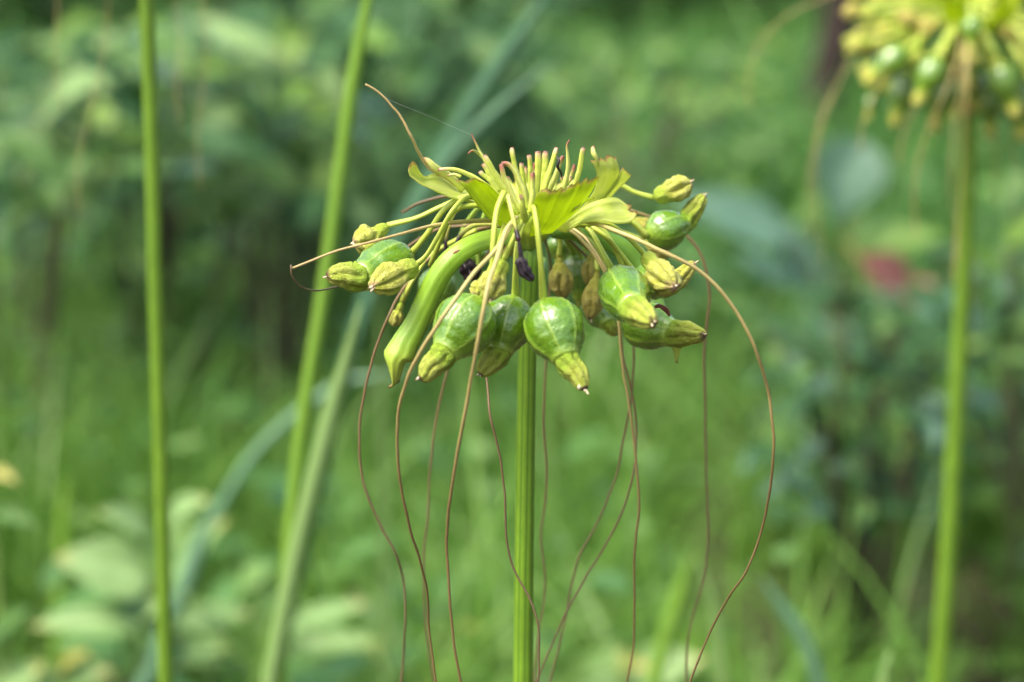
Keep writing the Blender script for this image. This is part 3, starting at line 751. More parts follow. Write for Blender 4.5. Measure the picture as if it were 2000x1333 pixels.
# ------------------------------------------------------------------ the two blurred plants of the same kind
def blurred_plant(Y, hub, stem_path, label, r, seed, hand_wither, hand_fruit, threads, bracts, m_stem_='stem_pale', tw=3.6):
    rnd = random.Random(seed)
    x0 = at(hub[0], hub[1], Y).x
    root = thing('flowering_plant', (x0, Y, 0), label, 'plant', 'bat lily plants')
    plant_stem(root, None, [(hub[0], hub[1])] + stem_path, r, r * 1.15, Y, m_stem_, seed * .1)
    d = Y * PX
    sweep('umbel_hub', pts([(hub[0], hub[1] + 22), (hub[0], hub[1]), (hub[0], hub[1] - 25), (hub[0], hub[1] - 60)], Y), [r * d, 32 * d, 34 * d, 6 * d], MAT['hub'], root, n=14, sides=16)
    for i, (x, y, dy, w, a) in enumerate(hand_fruit):
        ca, sa = math.cos(R(a)), math.sin(R(a))
        A = (x - ca * w * 1.0, y - sa * w * 1.0, dy); w *= .74; A = (x - ca * w * 1.6, y - sa * w * 1.6, dy); B = (x + ca * w * 1.3, y + sa * w * 1.3, dy - .005); Cc = (x + ca * w * 2.4, y + sa * w * 2.4, dy - .01)
        sp = [(hub[0] + (x - hub[0]) * .1, hub[1] - 20, dy * .2), ((hub[0] + A[0]) / 2, min(hub[1], A[1]) - 12, dy * .7)]
        fruit(root, A, B, Cc, w, sp, Y, seed=seed + i * .77, dark=y > 158, lod=.5, beak_w=.5, m_beak='wither')
    for i, (x, y, dy, w, a) in enumerate(hand_wither):
        ca, sa = math.cos(R(a)), math.sin(R(a))
        A = (x - ca * w * 1.3, y - sa * w * 1.3, dy); Cc = (x + ca * w * 1.3, y + sa * w * 1.3, dy)
        sp = [(hub[0] + (x - hub[0]) * .1, hub[1] - 25, dy * .2), ((hub[0] + A[0]) / 2, min(hub[1], A[1]) - 14, dy * .7)]
        wither(root, A, Cc, w * rnd.uniform(.6, 1.15), sp, Y, seed=seed * 2 + i * .61, lod=.45, ovary=rnd.uniform(.4, .8), m=rnd.choice(('wither', 'beak', 'beak', 'wither_brown')), bend=rnd.uniform(-.2, .2))
    for t in threads: thread(root, t, tw, tw * .8, 'thread_tan', Y, n=36)
    for i, (Lp, Rp) in enumerate(bracts): patch(root, Lp, Rp, 'bract', Y, bulge=8, wave=2, seed=seed + i * 2.3, nu=14, nv=12)
    return root


hw = [(1668, 22, -.03, 20, 160), (1705, 28, -.05, 22, 170), (1735, 60, -.06, 21, 165), (1690, 62, .0, 18, 165), (1778, 30, -.06, 22, 190), (1785, 104, -.07, 21, 110), (1842, 98, -.08, 19, 120), (1900, 108, -.08, 18, 100),
      (1700, 100, .02, 18, 150), (1815, 55, -.06, 20, 150), (1665, 70, .03, 17, 150), (1728, 8, -.02, 22, 190), (1680, -12, -.02, 20, 185), (1760, -20, .0, 22, 195), (1945, 120, -.06, 18, 60), (1985, 60, -.04, 20, 20), (2010, 110, -.02, 20, 40),
      (2050, 60, 0, 22, 20), (2080, 100, .02, 20, 30), (1760, 130, .03, 16, 110), (1735, 165, .04, 15, 110), (1700, 140, .05, 16, 130), (1870, 140, -.03, 16, 95), (1955, 20, -.03, 20, 10)]
rw = random.Random(12)
for i in range(34):
    a_ = rw.uniform(.05, 1) * math.pi; q_ = rw.uniform(.45, 1.0)
    hw.append((1893 - 250 * q_ * math.cos(a_), 60 + 150 * q_ * math.sin(a_) - 110 * (1 - q_), rw.uniform(-.09, .09), rw.uniform(13, 19), 90 + 75 * math.cos(a_)))
hf = [(1738, 122, -.07, 38, 140), (1815, 150, -.09, 36, 115), (1765, 185, -.05, 38, 108), (1835, 190, -.03, 40, 98), (1700, 205, .05, 17, 100), (1745, 215, .05, 16, 95), (1897, 60, -.075, 26, 90), (1910, 172, .0, 26, 90), (1962, 165, -.06, 40, 70),
      (1988, 208, -.03, 40, 80), (2030, 150, -.04, 38, 50), (1935, 205, .03, 38, 90), (1868, 190, .05, 26, 95), (2060, 200, .03, 32, 60)]
th2 = [[(1880, 60, -.05), (1888, 100, -.09), (1880, 160, -.11), (1866, 220, -.11), (1860, 290, -.11), (1856, 370, -.11), (1866, 460, -.1), (1860, 560, -.1)],
       [(1880, 60, -.05), (1872, 110, -.1), (1850, 170, -.12), (1815, 250, -.12), (1795, 310, -.12), (1785, 390, -.12), (1790, 470, -.12)],
       [(1885, 55, -.05), (1890, 110, -.1), (1888, 180, -.115), (1884, 240, -.115), (1880, 330, -.11), (1872, 420, -.11), (1868, 520, -.11)],
       [(1870, 50, .0), (1780, 40, .02), (1690, 80, .03), (1645, 150, .03), (1612, 220, .03), (1596, 290, .03), (1592, 360, .03), (1600, 440, .03), (1608, 520, .03)],
       [(1870, 50, .0), (1770, 30, .0), (1680, 90, .0), (1640, 160, .0), (1605, 225, .0), (1588, 300, .0), (1578, 380, .0), (1582, 470, .0)],
       [(1870, 40, .0), (1780, -30, .0), (1680, -25, .0), (1595, 2, .0), (1540, 30, .0), (1500, 65, .0), (1474, 108, .0), (1462, 160, .0), (1466, 220, .0)],
       [(1870, 60, -.03), (1800, 70, -.06), (1740, 130, -.08), (1705, 190, -.08), (1685, 240, -.08), (1680, 300, -.08)],
       [(1880, 60, -.03), (1840, 100, -.08), (1810, 170, -.09), (1765, 260, -.09), (1755, 320, -.09)],
       [(1905, 60, 0), (1960, 70, -.02), (1985, 150, -.02), (1975, 240, -.02), (1985, 330, -.02)],
       [(1905, 60, .02), (1945, 100, .04), (1935, 200, .04), (1945, 300, .04), (1938, 400, .04)]]
br2 = [([(1865, 70, -.03), (1845, 35, -.06), (1835, 0, -.07), (1830, -35, -.07)], [(1895, 70, -.03), (1890, 35, -.06), (1892, 0, -.07), (1900, -35, -.07)]),
       ([(1905, 70, -.03), (1930, 40, -.06), (1945, 10, -.07), (1950, -30, -.07)], [(1925, 75, -.03), (1965, 50, -.06), (1990, 20, -.07), (2005, -25, -.07)]),
       ([(1860, 60, 0), (1810, 20, -.02), (1780, -20, -.03)], [(1870, 50, 0), (1840, 5, -.02), (1820, -40, -.03)]),
       ([(1880, 40, .02), (1870, -10, .03), (1860, -60, .04)], [(1925, 40, .02), (1945, -10, .03), (1960, -60, .04)])]
blurred_plant(1.62, (1893, 62), [(1894, 150), (1888, 400), (1876, 650), (1862, 900), (1846, 1150), (1832, 1333)],
              'blurred plant at the upper right whose umbel is crowded with yellow withered flowers', 16, 3.3, hw, hf, th2, br2)
hw3 = [(270 + 210 * math.cos(a), -330 + 90 * math.sin(a), .05 * math.sin(a * 3), 22, math.degrees(a) * .5 + 80) for a in (0.2, 1.1, 1.9, 2.7, 3.4, 4.4, 5.3)]
hf3 = [(270 + 190 * math.cos(a), -250 + 40 * math.sin(a), -.06 * math.sin(a), 38, 90 + 20 * math.cos(a)) for a in (0.5, 1.4, 2.2, 3.0, 3.9, 5.0)]
th3 = [[(270, -360, 0), (215, -330, 0.08), (208, -150, .1), (212, 0, .12), (203, 90, .12), (188, 170, .12), (165, 250, .12), (150, 340, .12), (158, 430, .12)],
       [(275, -360, 0), (330, -330, .08), (350, -150, .12), (343, 0, .14), (352, 80, .14), (345, 170, .14), (352, 260, .14)],
       [(275, -360, 0), (390, -340, .08), (405, -150, .16), (398, 0, .16), (402, 120, .16), (385, 260, .16), (392, 380, .16)],
       [(270, -360, 0), (130, -340, .05), (105, -150, .13), (112, 0, .13), (108, 110, .13), (118, 220, .13)]]
br3 = [([(255, -340, 0), (215, -390, -.02), (190, -430, -.02)], [(270, -345, 0), (255, -400, -.02), (250, -450, -.02)]),
       ([(275, -340, 0), (300, -400, -.02), (310, -450, -.02)], [(290, -340, 0), (340, -390, -.02), (365, -430, -.02)])]
blurred_plant(1.32, (270, -330), [(278, -150), (286, 0), (297, 300), (305, 600), (314, 900), (320, 1150), (323, 1333)],
              'blurred upright green stem left of centre with its flower head above the picture', 14, 5.7, hw3, hf3, th3, br3, tw=3.2)

# ------------------------------------------------------------------ background leaves
MAT['leaf_mid'] = m_leaf('mid_green_leaf', (0.05, 0.135, 0.02), (0.115, 0.235, 0.045))
MAT['leaf_pale'] = m_leaf('pale_leaf', (0.17, 0.32, 0.085), (0.27, 0.42, 0.16), (0.62, 0.44, 0.14), trans=.3, rough=.5)
MAT['leaf_blue'] = m_leaf('sky_tinted_leaf', (0.055, 0.14, 0.075), (0.09, 0.185, 0.12), trans=.15, rough=.42)  # the blue in this colour stands for sky reflected on the leaves
MAT['leaf_dark'] = m_leaf('dark_leaf', (0.013, 0.06, 0.014), (0.032, 0.105, 0.026), trans=.15, spec=.3, rough=.6)
MAT['leaf_yellow'] = m_leaf('yellowing_leaf', (0.28, 0.30, 0.05), (0.40, 0.38, 0.09), (0.42, 0.25, 0.09))
MAT['leaf_bright'] = m_leaf('bright_green_leaf', (0.12, 0.275, 0.03), (0.23, 0.385, 0.06), trans=.35)  # lighter green than the mid leaf
MAT['leaf_red'] = m_leaf('red_leaf', (0.17, 0.06, 0.045), (0.25, 0.09, 0.06), trans=.2)
MAT['twig'] = m_stalk('twig_bark', (0.05, 0.05, 0.025), (0.09, 0.085, 0.04), (0, 0, 0), rough=.8)
MAT['green_twig'] = m_stalk('green_twig', (0.12, 0.22, 0.04), (0.2, 0.3, 0.07), (0, 0, 0), rough=.6)
MAT['dark_bark'] = m_stalk('dark_bark', (0.022, 0.012, 0.011), (0.045, 0.026, 0.022), (0, 0, 0), rough=.85)


def leaf_mesh(name, m, aspect=.5, droop=.25, fold=.25, tip=1.0, seed=0):
    """unit leaf along +X, upper face towards +Z"""
    nu, nv = 11, 7
    V, F, al, ve = [], [], [], []
    for i in range(nu):
        u = i / (nu - 1)
        w = aspect * .5 * (math.sin(math.pi * u ** .78) ** .85 if 0 < u < 1 else 0) + .006
        w *= 1 - .15 * u * tip
        for j in range(nv):
            v = j / (nv - 1) * 2 - 1
            z = -droop * u * u + fold * w * abs(v) + .03 * nz(u * 4 + seed, v * 2, seed)
            V.append((u, v * w, z)); al.append(u)
            ve.append(max(0, 1 - abs(v) * 5))
    for i in range(nu - 1):
        for j in range(nv - 1):
            F.append((i*nv + j, (i+1)*nv + j, (i+1)*nv + j + 1, i*nv + j + 1))
    me = bpy.data.meshes.new(name); me.from_pydata(V, [], F)
    me.polygons.foreach_set('use_smooth', [True] * len(F))
    for k, vals in (('along', al), ('vein', ve)):
        a = me.attributes.new(k, 'FLOAT', 'POINT'); a.data.foreach_set('value', vals)
    me.materials.append(MAT[m]); me.update()
    return me


LEAF = {}
def leaf_of(m, asp, variant):
    k = (m, asp, variant % 3)
    if k not in LEAF: LEAF[k] = leaf_mesh('leaf', m, asp, (.15, .3, .45)[variant % 3], (.15, .35, .25)[variant % 3], seed=variant * 3.7)
    return LEAF[k]


from mathutils import Matrix


def add_leaf(root, base, tipd, length, me, up=Vector((0, 0, 1))):
    x = tipd.normalized(); y = up.cross(x)
    if y.length < .05: y = Vector((0, 1, 0)).cross(x)
    y.normalize(); z = x.cross(y)
    o = bpy.data.objects.new('leaf', me)
    M = Matrix((x, y, z)).transposed().to_4x4()
    o.parent = root
    o.rotation_euler = M.to_euler(); o.location = base - base_of(root); o.scale = (length,) * 3
    COL.objects.link(o)
    return o


def weed(name, label, cat, x, Y, leaves, m_twig='green_twig', group=None, base_px=None):
    """leaves: (base px, base py, tip px, tip py, dY, aspect, material) - every leaf on its own twig from one stem"""
    g = ground_at(x, Y); g.z = ground_h(g.x, Y) - .005
    root = thing(name, g, label, cat, group)
    top = max((at(l[0], l[1], Y) for l in leaves), key=lambda p: p.z)
    sweep('stem', [g, g.lerp(top, .35) + Vector((.01, 0, .02)), g.lerp(top, .7), top], [.006, .005, .004, .002], MAT[m_twig], root, n=14, sides=7)
    for i, (bx, by, tx, ty, dY, asp, m) in enumerate(leaves):
        B, T = at(bx, by, Y + dY), at(tx, ty, Y + dY - .03)
        up = Vector((.1 * math.sin(i * 2.1), -.55, .8))
        add_leaf(root, B, T - B, (T - B).length, leaf_of(m, asp, i), up)
        f = min(.9, max(.15, (B.z - g.z) / max(.05, top.z - g.z) - .2))
        A = g.lerp(top, f)
        sweep('twig', [A, A.lerp(B, .5) + Vector((0, 0, .01)), B], [.003, .0025, .0015], MAT[m_twig], root, n=7, sides=5)
    return root


# pale weeds at the bottom left
weed('leafy_weed', 'pale green weed with broad leaves behind the left stem, lower left corner', 'weed', 230, 2.1, [
    (295, 1135, 120, 1075, .0, .8, 'leaf_pale'), (285, 1040, 215, 985, .02, .7, 'leaf_pale'), (330, 1030, 355, 960, .0, .7, 'leaf_pale'),
    (335, 1130, 420, 1010, -.02, .42, 'leaf_pale'), (250, 1230, 290, 1170, .0, .8, 'leaf_pale'), (260, 1230, 95, 1180, -.03, .45, 'leaf_pale'), (220, 1090, 285, 1095, .03, .6, 'leaf_bright')])
weed('leafy_weed', 'pale weed with long narrow yellow-tipped leaves beside the pale grass blade at bottom left', 'weed', 470, 2.15, [
    (340, 1220, 480, 1185, .0, .42, 'leaf_pale'), (345, 1290, 420, 1245, -.02, .8, 'leaf_pale'), (420, 1330, 400, 1270, 0, .5, 'leaf_yellow'), (560, 1230, 700, 1165, .02, .34, 'leaf_pale'),
    (560, 1275, 720, 1225, .0, .34, 'leaf_pale'), (540, 1300, 680, 1300, -.02, .4, 'leaf_mid'), (620, 1330, 730, 1265, 0, .4, 'leaf_pale'), (440, 1345, 520, 1290, 0, .6, 'leaf_bright')])
weed('leafy_weed', 'pale leaves with orange spots cut off by the bottom left corner', 'weed', 60, 1.95, [
    (-40, 1400, 60, 1290, 0, .7, 'leaf_pale'), (60, 1390, 170, 1290, .0, .55, 'leaf_pale'), (110, 1330, 120, 1260, .0, .4, 'leaf_yellow'), (-30, 1260, 40, 1180, 0, .5, 'leaf_mid'), (-20, 1010, 50, 1000, 0, .4, 'leaf_mid'), (-22, 925, 6, 910, 0, .4, 'leaf_yellow')])
weed('leafy_weed', 'pale weed with yellow-spotted round leaves at the bottom edge right of the sharp stem', 'weed', 1230, 2.1, [
    (1150, 1360, 1200, 1270, 0, .8, 'leaf_pale'), (1230, 1350, 1340, 1270, 0, .8, 'leaf_pale'), (1205, 1310, 1240, 1280, -.03, .5, 'leaf_yellow'), (1320, 1380, 1345, 1230, .02, .7, 'leaf_bright'), (1100, 1370, 1050, 1310, 0, .6, 'leaf_pale')])
weed('leafy_weed', 'pale weed with yellow tips low behind the hanging whiskers left of the sharp stem', 'weed', 760, 2.2, [
    (800, 1300, 700, 1150, 0, .4, 'leaf_pale'), (875, 1240, 915, 1205, 0, .3, 'leaf_yellow'), (780, 1290, 690, 1225, 0, .35, 'leaf_yellow'), (830, 1330, 900, 1290, 0, .5, 'leaf_bright'), (760, 1320, 690, 1290, .0, .4, 'leaf_pale')])
# the broad-leaved plant at the right, sky reflection put into its leaf colour
weed('broadleaf_plant', 'plant with big leaves tinted blue-green like reflected sky between the sharp plant and the right stem', 'plant', 1560, 3.5, [
    (1545, 470, 1335, 365, .0, .55, 'leaf_blue'), (1690, 275, 1620, 420, -.05, .95, 'leaf_blue'), (1600, 600, 1560, 440, .02, .5, 'leaf_blue'), (1560, 560, 1440, 480, .1, .5, 'leaf_blue'),
    (1640, 520, 1680, 420, .05, .6, 'leaf_mid'), (1700, 500, 1810, 430, .0, .7, 'leaf_bright'), (1680, 660, 1690, 560, -.05, .6, 'leaf_pale'), (1740, 700, 1800, 600, .0, .6, 'leaf_mid'),
    (1500, 620, 1420, 560, 0, .6, 'leaf_mid'), (1610, 700, 1540, 640, 0, .6, 'leaf_blue'), (1640, 900, 1650, 780, -.1, .45, 'leaf_blue'), (1560, 760, 1480, 700, 0, .5, 'leaf_mid'), (1700, 820, 1790, 760, 0, .5, 'leaf_blue')], 'twig')
weed('red_leaved_weed', 'weed with one dull red leaf left of the right-hand stem', 'weed', 1745, 2.9, [
    (1785, 590, 1695, 495, -.05, .95, 'leaf_red'), (1700, 560, 1680, 470, 0, .35, 'leaf_yellow'), (1770, 560, 1810, 535, 0, .4, 'leaf_red'), (1760, 640, 1700, 610, 0, .5, 'leaf_pale'), (1740, 640, 1650, 640, 0, .4, 'leaf_mid')], 'twig')
weed('leafy_weed', 'bright-leaved weed right of the right-hand stem', 'weed', 1960, 2.7, [
    (1960, 560, 1900, 470, 0, .6, 'leaf_bright'), (1970, 480, 2030, 400, 0, .6, 'leaf_bright'), (1950, 640, 2030, 600, 0, .5, 'leaf_mid'), (1960, 800, 1890, 760, 0, .5, 'leaf_blue'), (1990, 330, 1960, 400, 0, .6, 'leaf_mid'), (1940, 700, 2000, 680, 0, .5, 'leaf_mid')], 'twig')

# leafy shrubs behind on the left, darker ones in the middle
def shrub(label, x, Y, region, nleaf, kinds, seed, size=(60, 110), name='shrub', depth=.5, asp=(.42, .5, .6), hang=.5):
    rnd = random.Random(seed)
    g = ground_at(x, Y); g.z = ground_h(g.x, Y) - .005
    root = thing(name, g, label, 'shrub')
    x0, x1, y0, y1 = region
    nb = 7
    tips = []
    for k in range(nb):
        tx = x0 + (x1 - x0) * (k + .5) / nb + rnd.uniform(-25, 25)
        T = at(tx, y0 + rnd.uniform(0, 80), Y + rnd.uniform(-depth, depth) * .6)
        mid = g.lerp(T, .5) + Vector((rnd.uniform(-.04, .04), rnd.uniform(-.05, .05), .06))
        sweep('branch', [g, mid, T], [.009, .006, .002], MAT['twig'], root, n=10, sides=6)
        tips.append(T)
    for i in range(nleaf):
        px, py = rnd.uniform(x0, x1), y0 + (y1 - y0) * rnd.random() ** 1.1
        B = at(px, py, Y + rnd.uniform(-depth, depth))
        L = rnd.uniform(*size) * PX * Y
        a = rnd.uniform(0, 2 * math.pi)
        dirv = Vector((math.cos(a), math.sin(a) * .8 - .25, rnd.uniform(-.9, .25) * hang))
        m = rnd.choices([k for k, _ in kinds], [w for _, w in kinds])[0]
        add_leaf(root, B, dirv, L, leaf_of(m, rnd.choice(asp), i), Vector((rnd.uniform(-.4, .4), rnd.uniform(-.7, .1), 1)))
    return root


LK = [('leaf_mid', 4), ('leaf_bright', 2.2), ('leaf_pale', 1.1), ('leaf_blue', 1.2), ('leaf_dark', 4)]  # dark leaves mixed in to paint the shade in gaps between leaves
shrub('light-leaved shrub filling the top left corner', 60, 3.3, (-150, 250, 60, 430), 170, LK, 1, (75, 140))
shrub('shrub with broad pale leaves behind the left stem', 330, 3.5, (180, 480, 45, 400), 170, LK, 2, (75, 140))
shrub('shrub with drooping pale leaves left of the bright grass blade', 540, 3.7, (400, 690, 0, 430), 170, LK, 3, (75, 140))
DK = [('leaf_dark', 6), ('leaf_mid', 2), ('leaf_blue', .4)]
shrub('dark-leaved shrub behind the raised tan whisker', 820, 4.2, (650, 1070, -40, 470), 290, [('leaf_dark', 7), ('leaf_mid', 2.2)], 4, (70, 120), depth=.45)
shrub('low dark shrub below the pale shrubs at the left', 250, 4.2, (-100, 660, 370, 680), 260, DK, 5, (55, 100), depth=.4)
shrub('mid-green low shrub behind the right side of the umbel', 1250, 5.2, (1050, 1520, 60, 420), 130, [('leaf_mid', 4), ('leaf_bright', 1.5), ('leaf_dark', 2), ('leaf_yellow', .25)], 6, (40, 70), depth=.8)
shrub('low dark leafy shrub at the right edge behind the right-hand stem', 2020, 3.0, (1830, 2200, 480, 980), 200, [('leaf_mid', 4), ('leaf_dark', 5), ('leaf_blue', 1), ('leaf_bright', 1)], 7, (60, 110), depth=.3)
shrub('dark blue-green low shrub left of the right-hand stem', 1660, 2.6, (1490, 1860, 560, 1010), 290, [('leaf_mid', 2), ('leaf_dark', 8), ('leaf_blue', 1.6)], 8, (55, 100), depth=.22)


# the dark leaning trunk at the top right
TY = 6.4
tr = ground_at(1588, TY)
t = thing('young_tree', (tr.x, TY, -.01), 'dark slender leaning trunk behind the left edge of the yellow umbel', 'tree')
sweep('trunk', [Vector((tr.x, TY, -.02))] + pts([(1596, 260), (1612, 180), (1638, 80), (1650, -20), (1680, -300), (1670, -700)], TY), [.045, .042, .046, .052, .048, .040, .02], MAT['dark_bark'], t, n=40, sides=12, mod=lambda t_, th: (1 + .12 * nz(t_ * 20, th, 0), 0))
rnd = random.Random(31)
for i in range(90):
    B = at(1660 + rnd.gauss(0, 220), -640 + rnd.gauss(0, 180), TY + rnd.gauss(0, .4))
    add_leaf(t, B, Vector((rnd.uniform(-1, 1), rnd.uniform(-1, 1), rnd.uniform(-.8, .2))), rnd.uniform(.1, .16), leaf_of('leaf_mid', .5, i))

# ------------------------------------------------------------------ single long grass blades
GB = dict(bright=m_leaf('bright_blade', (0.19, 0.40, 0.038), (0.27, 0.48, 0.06), trans=.4), blue=m_leaf('sky_tinted_blade', (0.045, 0.145, 0.065), (0.075, 0.195, 0.095), trans=.25),  # blue and sky blades: reflected sky put into the blade colour
          pale=m_leaf('pale_blade', (0.19, 0.35, 0.085), (0.27, 0.43, 0.14), trans=.3), sky=m_leaf('blue_grey_blade', (0.11, 0.26, 0.13), (0.17, 0.33, 0.19), trans=.25))


def blade(label, lst, hw, Y, m, to_ground=True, taper_top=True, group=None):
    P = pts(lst, Y); d = Y * PX
    if to_ground:
        l, p = P[-1], P[-2]
        s = (l - p); s = s / max(1e-6, -s.z)
        P.append(Vector((l.x + s.x * l.z * .6, l.y + .02, -.01)))
    n = 40
    Cn, _, L = spline(P, [0] * len(P), n)
    V, F, al, ve = [], [], [], []
    for i in range(n):
        u = i / (n - 1)
        T = (Cn[min(i+1, n-1)] - Cn[max(i-1, 0)]).normalized()
        view = Vector((0, 1, -.15))
        sd = T.cross(view).normalized(); nr = sd.cross(T).normalized()
        w = hw * d * (min(1, (u * 9) ** .7 + .04) if taper_top else 1) * (1 - .25 * max(0, u - .6))
        for j in range(5):
            v = j / 2 - 1
            V.append(Cn[i] + sd * (w * v) + nr * (w * .35 * abs(v)) + Vector((0, 0, 0)))
            al.append(u * .5); ve.append(1 if j == 2 else 0)
    for i in range(n - 1):
        for j in range(4): F.append((i*5 + j, i*5 + j + 1, (i+1)*5 + j + 1, (i+1)*5 + j))
    o = mesh_obj('grass_blade', V, F, GB[m], None, {'along': al, 'vein': ve}, origin=P[-1].copy())
    sm = o.modifiers.new('thickness', 'SOLIDIFY'); sm.thickness = .0006; sm.offset = 0
    return tag(o, label, 'grass blade', 'single long grass blades')


blade('bright green grass blade rising past the raised tan whisker', [(750, -160), (722, -20), (690, 150), (655, 400), (627, 600), (597, 780), (575, 950), (558, 1130), (545, 1340)], 14, 1.45, 'bright')
blade('dim blue-green blade slanting up behind the raised whisker to the top edge', [(1110, -80), (1055, 10), (995, 95), (905, 230), (838, 350), (772, 470), (720, 575), (688, 680), (657, 785), (618, 930), (578, 1095), (540, 1290)], 16, 2.0, 'blue')
blade('shorter blue-green blade slanting to its tip right above the umbel', [(1085, 115), (1020, 172), (940, 243), (870, 320), (805, 420), (745, 530), (700, 640), (665, 760), (625, 930), (585, 1095), (545, 1290)], 14, 1.9, 'blue')
blade('pale grey-green blade leaning beside the lower left of the umbel', [(705, 590), (685, 670), (655, 775), (615, 930), (575, 1095), (535, 1290), (525, 1345)], 19, 1.42, 'pale')
blade('blue-grey blade arching down left under the folded bract', [(800, 725), (745, 735), (690, 742), (625, 775), (555, 828), (495, 888), (445, 965), (400, 1050), (345, 1170), (310, 1260)], 10, 2.15, 'sky')
blade('pale blade standing at the bottom right of the hanging whiskers', [(1365, 1095), (1385, 1150), (1400, 1220), (1408, 1290), (1415, 1345)], 14, 1.75, 'pale')
blade('short thick pale blade tip on the bottom edge left of the right-hand stem', [(1738, 1272), (1732, 1300), (1726, 1340)], 24, 1.5, 'pale')
blade('bright blade leaning at the bottom edge below the right fruits', [(1345, 1090), (1325, 1170), (1300, 1250), (1275, 1345)], 16, 1.9, 'bright')
blade('bright upright blade near the left edge, low down', [(132, 930), (124, 1010), (120, 1100), (112, 1200)], 11, 2.4, 'bright')
blade('grey-green blade leaning left at the lower right', [(1490, 1130), (1530, 1190), (1570, 1250), (1600, 1340)], 14, 1.9, 'sky')
blade('broad blue-grey blade crossing the lower edge of the left stem', [(420, 985), (390, 1060), (350, 1170), (320, 1230), (300, 1300), (270, 1360)], 17, 2.0, 'sky')

# ------------------------------------------------------------------ the mass of grass
def grass(name, nblade, yr, density_seed, hmean, wmean, cols, seed, xspread=.30, keep=None, power=1.0, lean=.35):
    rg = np.random.default_rng(seed)
    Y = yr[0] + (yr[1] - yr[0]) * rg.random(nblade * 3) ** power
    X = (rg.random(nblade * 3) * 2 - 1) * (xspread * Y + .35)
    cl = np.array([nz(x * 1.7 + density_seed, y * 1.7, .5) for x, y in zip(X, Y)])
    ok = (rg.random(len(X)) < np.clip(.55 + cl * 1.3, .06, 1))
    if keep is not None: ok &= np.array([keep(x, y) > rg.random() for x, y in zip(X, Y)])
    X, Y, cl = X[ok][:nblade], Y[ok][:nblade], cl[ok][:nblade]
    n = len(X)
    Z = np.array([ground_h(x, y) for x, y in zip(X, Y)])
    h = hmean * np.exp(rg.normal(0, .35, n)) * (1 + .35 * cl)
    w = wmean * np.exp(rg.normal(0, .3, n))
    az = rg.random(n) * 2 * np.pi; fa = rg.random(n) * np.pi
    ln = np.abs(rg.normal(lean, lean * .6, n))
    S = 5
    V = np.zeros((n, S, 2, 3), np.float32)
    for s in range(S):
        t = s / (S - 1)
        cx = X + np.cos(az) * h * ln * t ** 2; cy = Y + np.sin(az) * h * ln * t ** 2
        cz = Z - .01 + h * (t - .25 * ln * t ** 2.5)
        ww = w * (1 - t ** 1.8) * .5 + .0003
        V[:, s, 0] = np.stack([cx - np.cos(fa) * ww, cy - np.sin(fa) * ww, cz], 1)
        V[:, s, 1] = np.stack([cx + np.cos(fa) * ww, cy + np.sin(fa) * ww, cz], 1)
    idx = np.arange(n)[:, None] * (S * 2) + np.arange(S - 1)[None, :] * 2
    F = np.stack([idx, idx + 1, idx + 3, idx + 2], -1).reshape(-1, 4)
    me = bpy.data.meshes.new(name)
    me.vertices.add(n * S * 2); me.vertices.foreach_set('co', V.reshape(-1))
    me.loops.add(F.size); me.loops.foreach_set('vertex_index', F.reshape(-1).astype(np.int32))
    me.polygons.add(len(F)); me.polygons.foreach_set('loop_start', (np.arange(len(F)) * 4).astype(np.int32))
    me.polygons.foreach_set('use_smooth', np.ones(len(F), bool))
    me.update(calc_edges=True); me.validate()
    tint = np.clip(rg.random(n) * .75 + .25 * rg.random(n) + .3 * cl, 0, 1)
    a = me.attributes.new('tint', 'FLOAT', 'POINT'); a.data.foreach_set('value', np.repeat(tint, S * 2).astype(np.float32))
    me.materials.append(cols)
    o = bpy.data.objects.new(name, me); COL.objects.link(o); o['kind'] = 'stuff'
    return o


gm = m_grass('grass_blades', [(0, (0.05, 0.15, 0.025)), (.35, (0.10, 0.245, 0.03)), (.7, (0.165, 0.345, 0.042)), (1, (0.26, 0.41, 0.12))])
gm2 = m_grass('far_grass_blades', [(0, (0.03, 0.11, 0.028)), (.4, (0.065, 0.20, 0.032)), (1, (0.125, 0.29, 0.045))])


def bare(x, y):
    """how much grows: the ground is nearly bare in the patch at the lower right and in a strip at the left"""
    if y < 3.75 and (.17 + .06 * nz(y * 4, 1, 1)) < x < .62: return .03 if nz(x * 6, y * 3, 2.2) > -.2 else .35
    if y < 2.9 and (.02 < x < .12 + .05 * nz(y * 4, 3, 1)): return .35
    if y < 2.7 and x < -.37: return .45
    return 1.0


tag(grass('grass', 30000, (1.95, 4.2), 1.0, .17, .0068, gm, 11, .34, bare, lean=.6), 'blurred tall green grass covering the ground behind the plants', 'grass')
tag(grass('grass', 26000, (4.0, 13.5), 4.0, .21, .013, gm2, 12, .34, lean=.6), 'smooth distant green grass stretching to the top of the picture', 'grass')


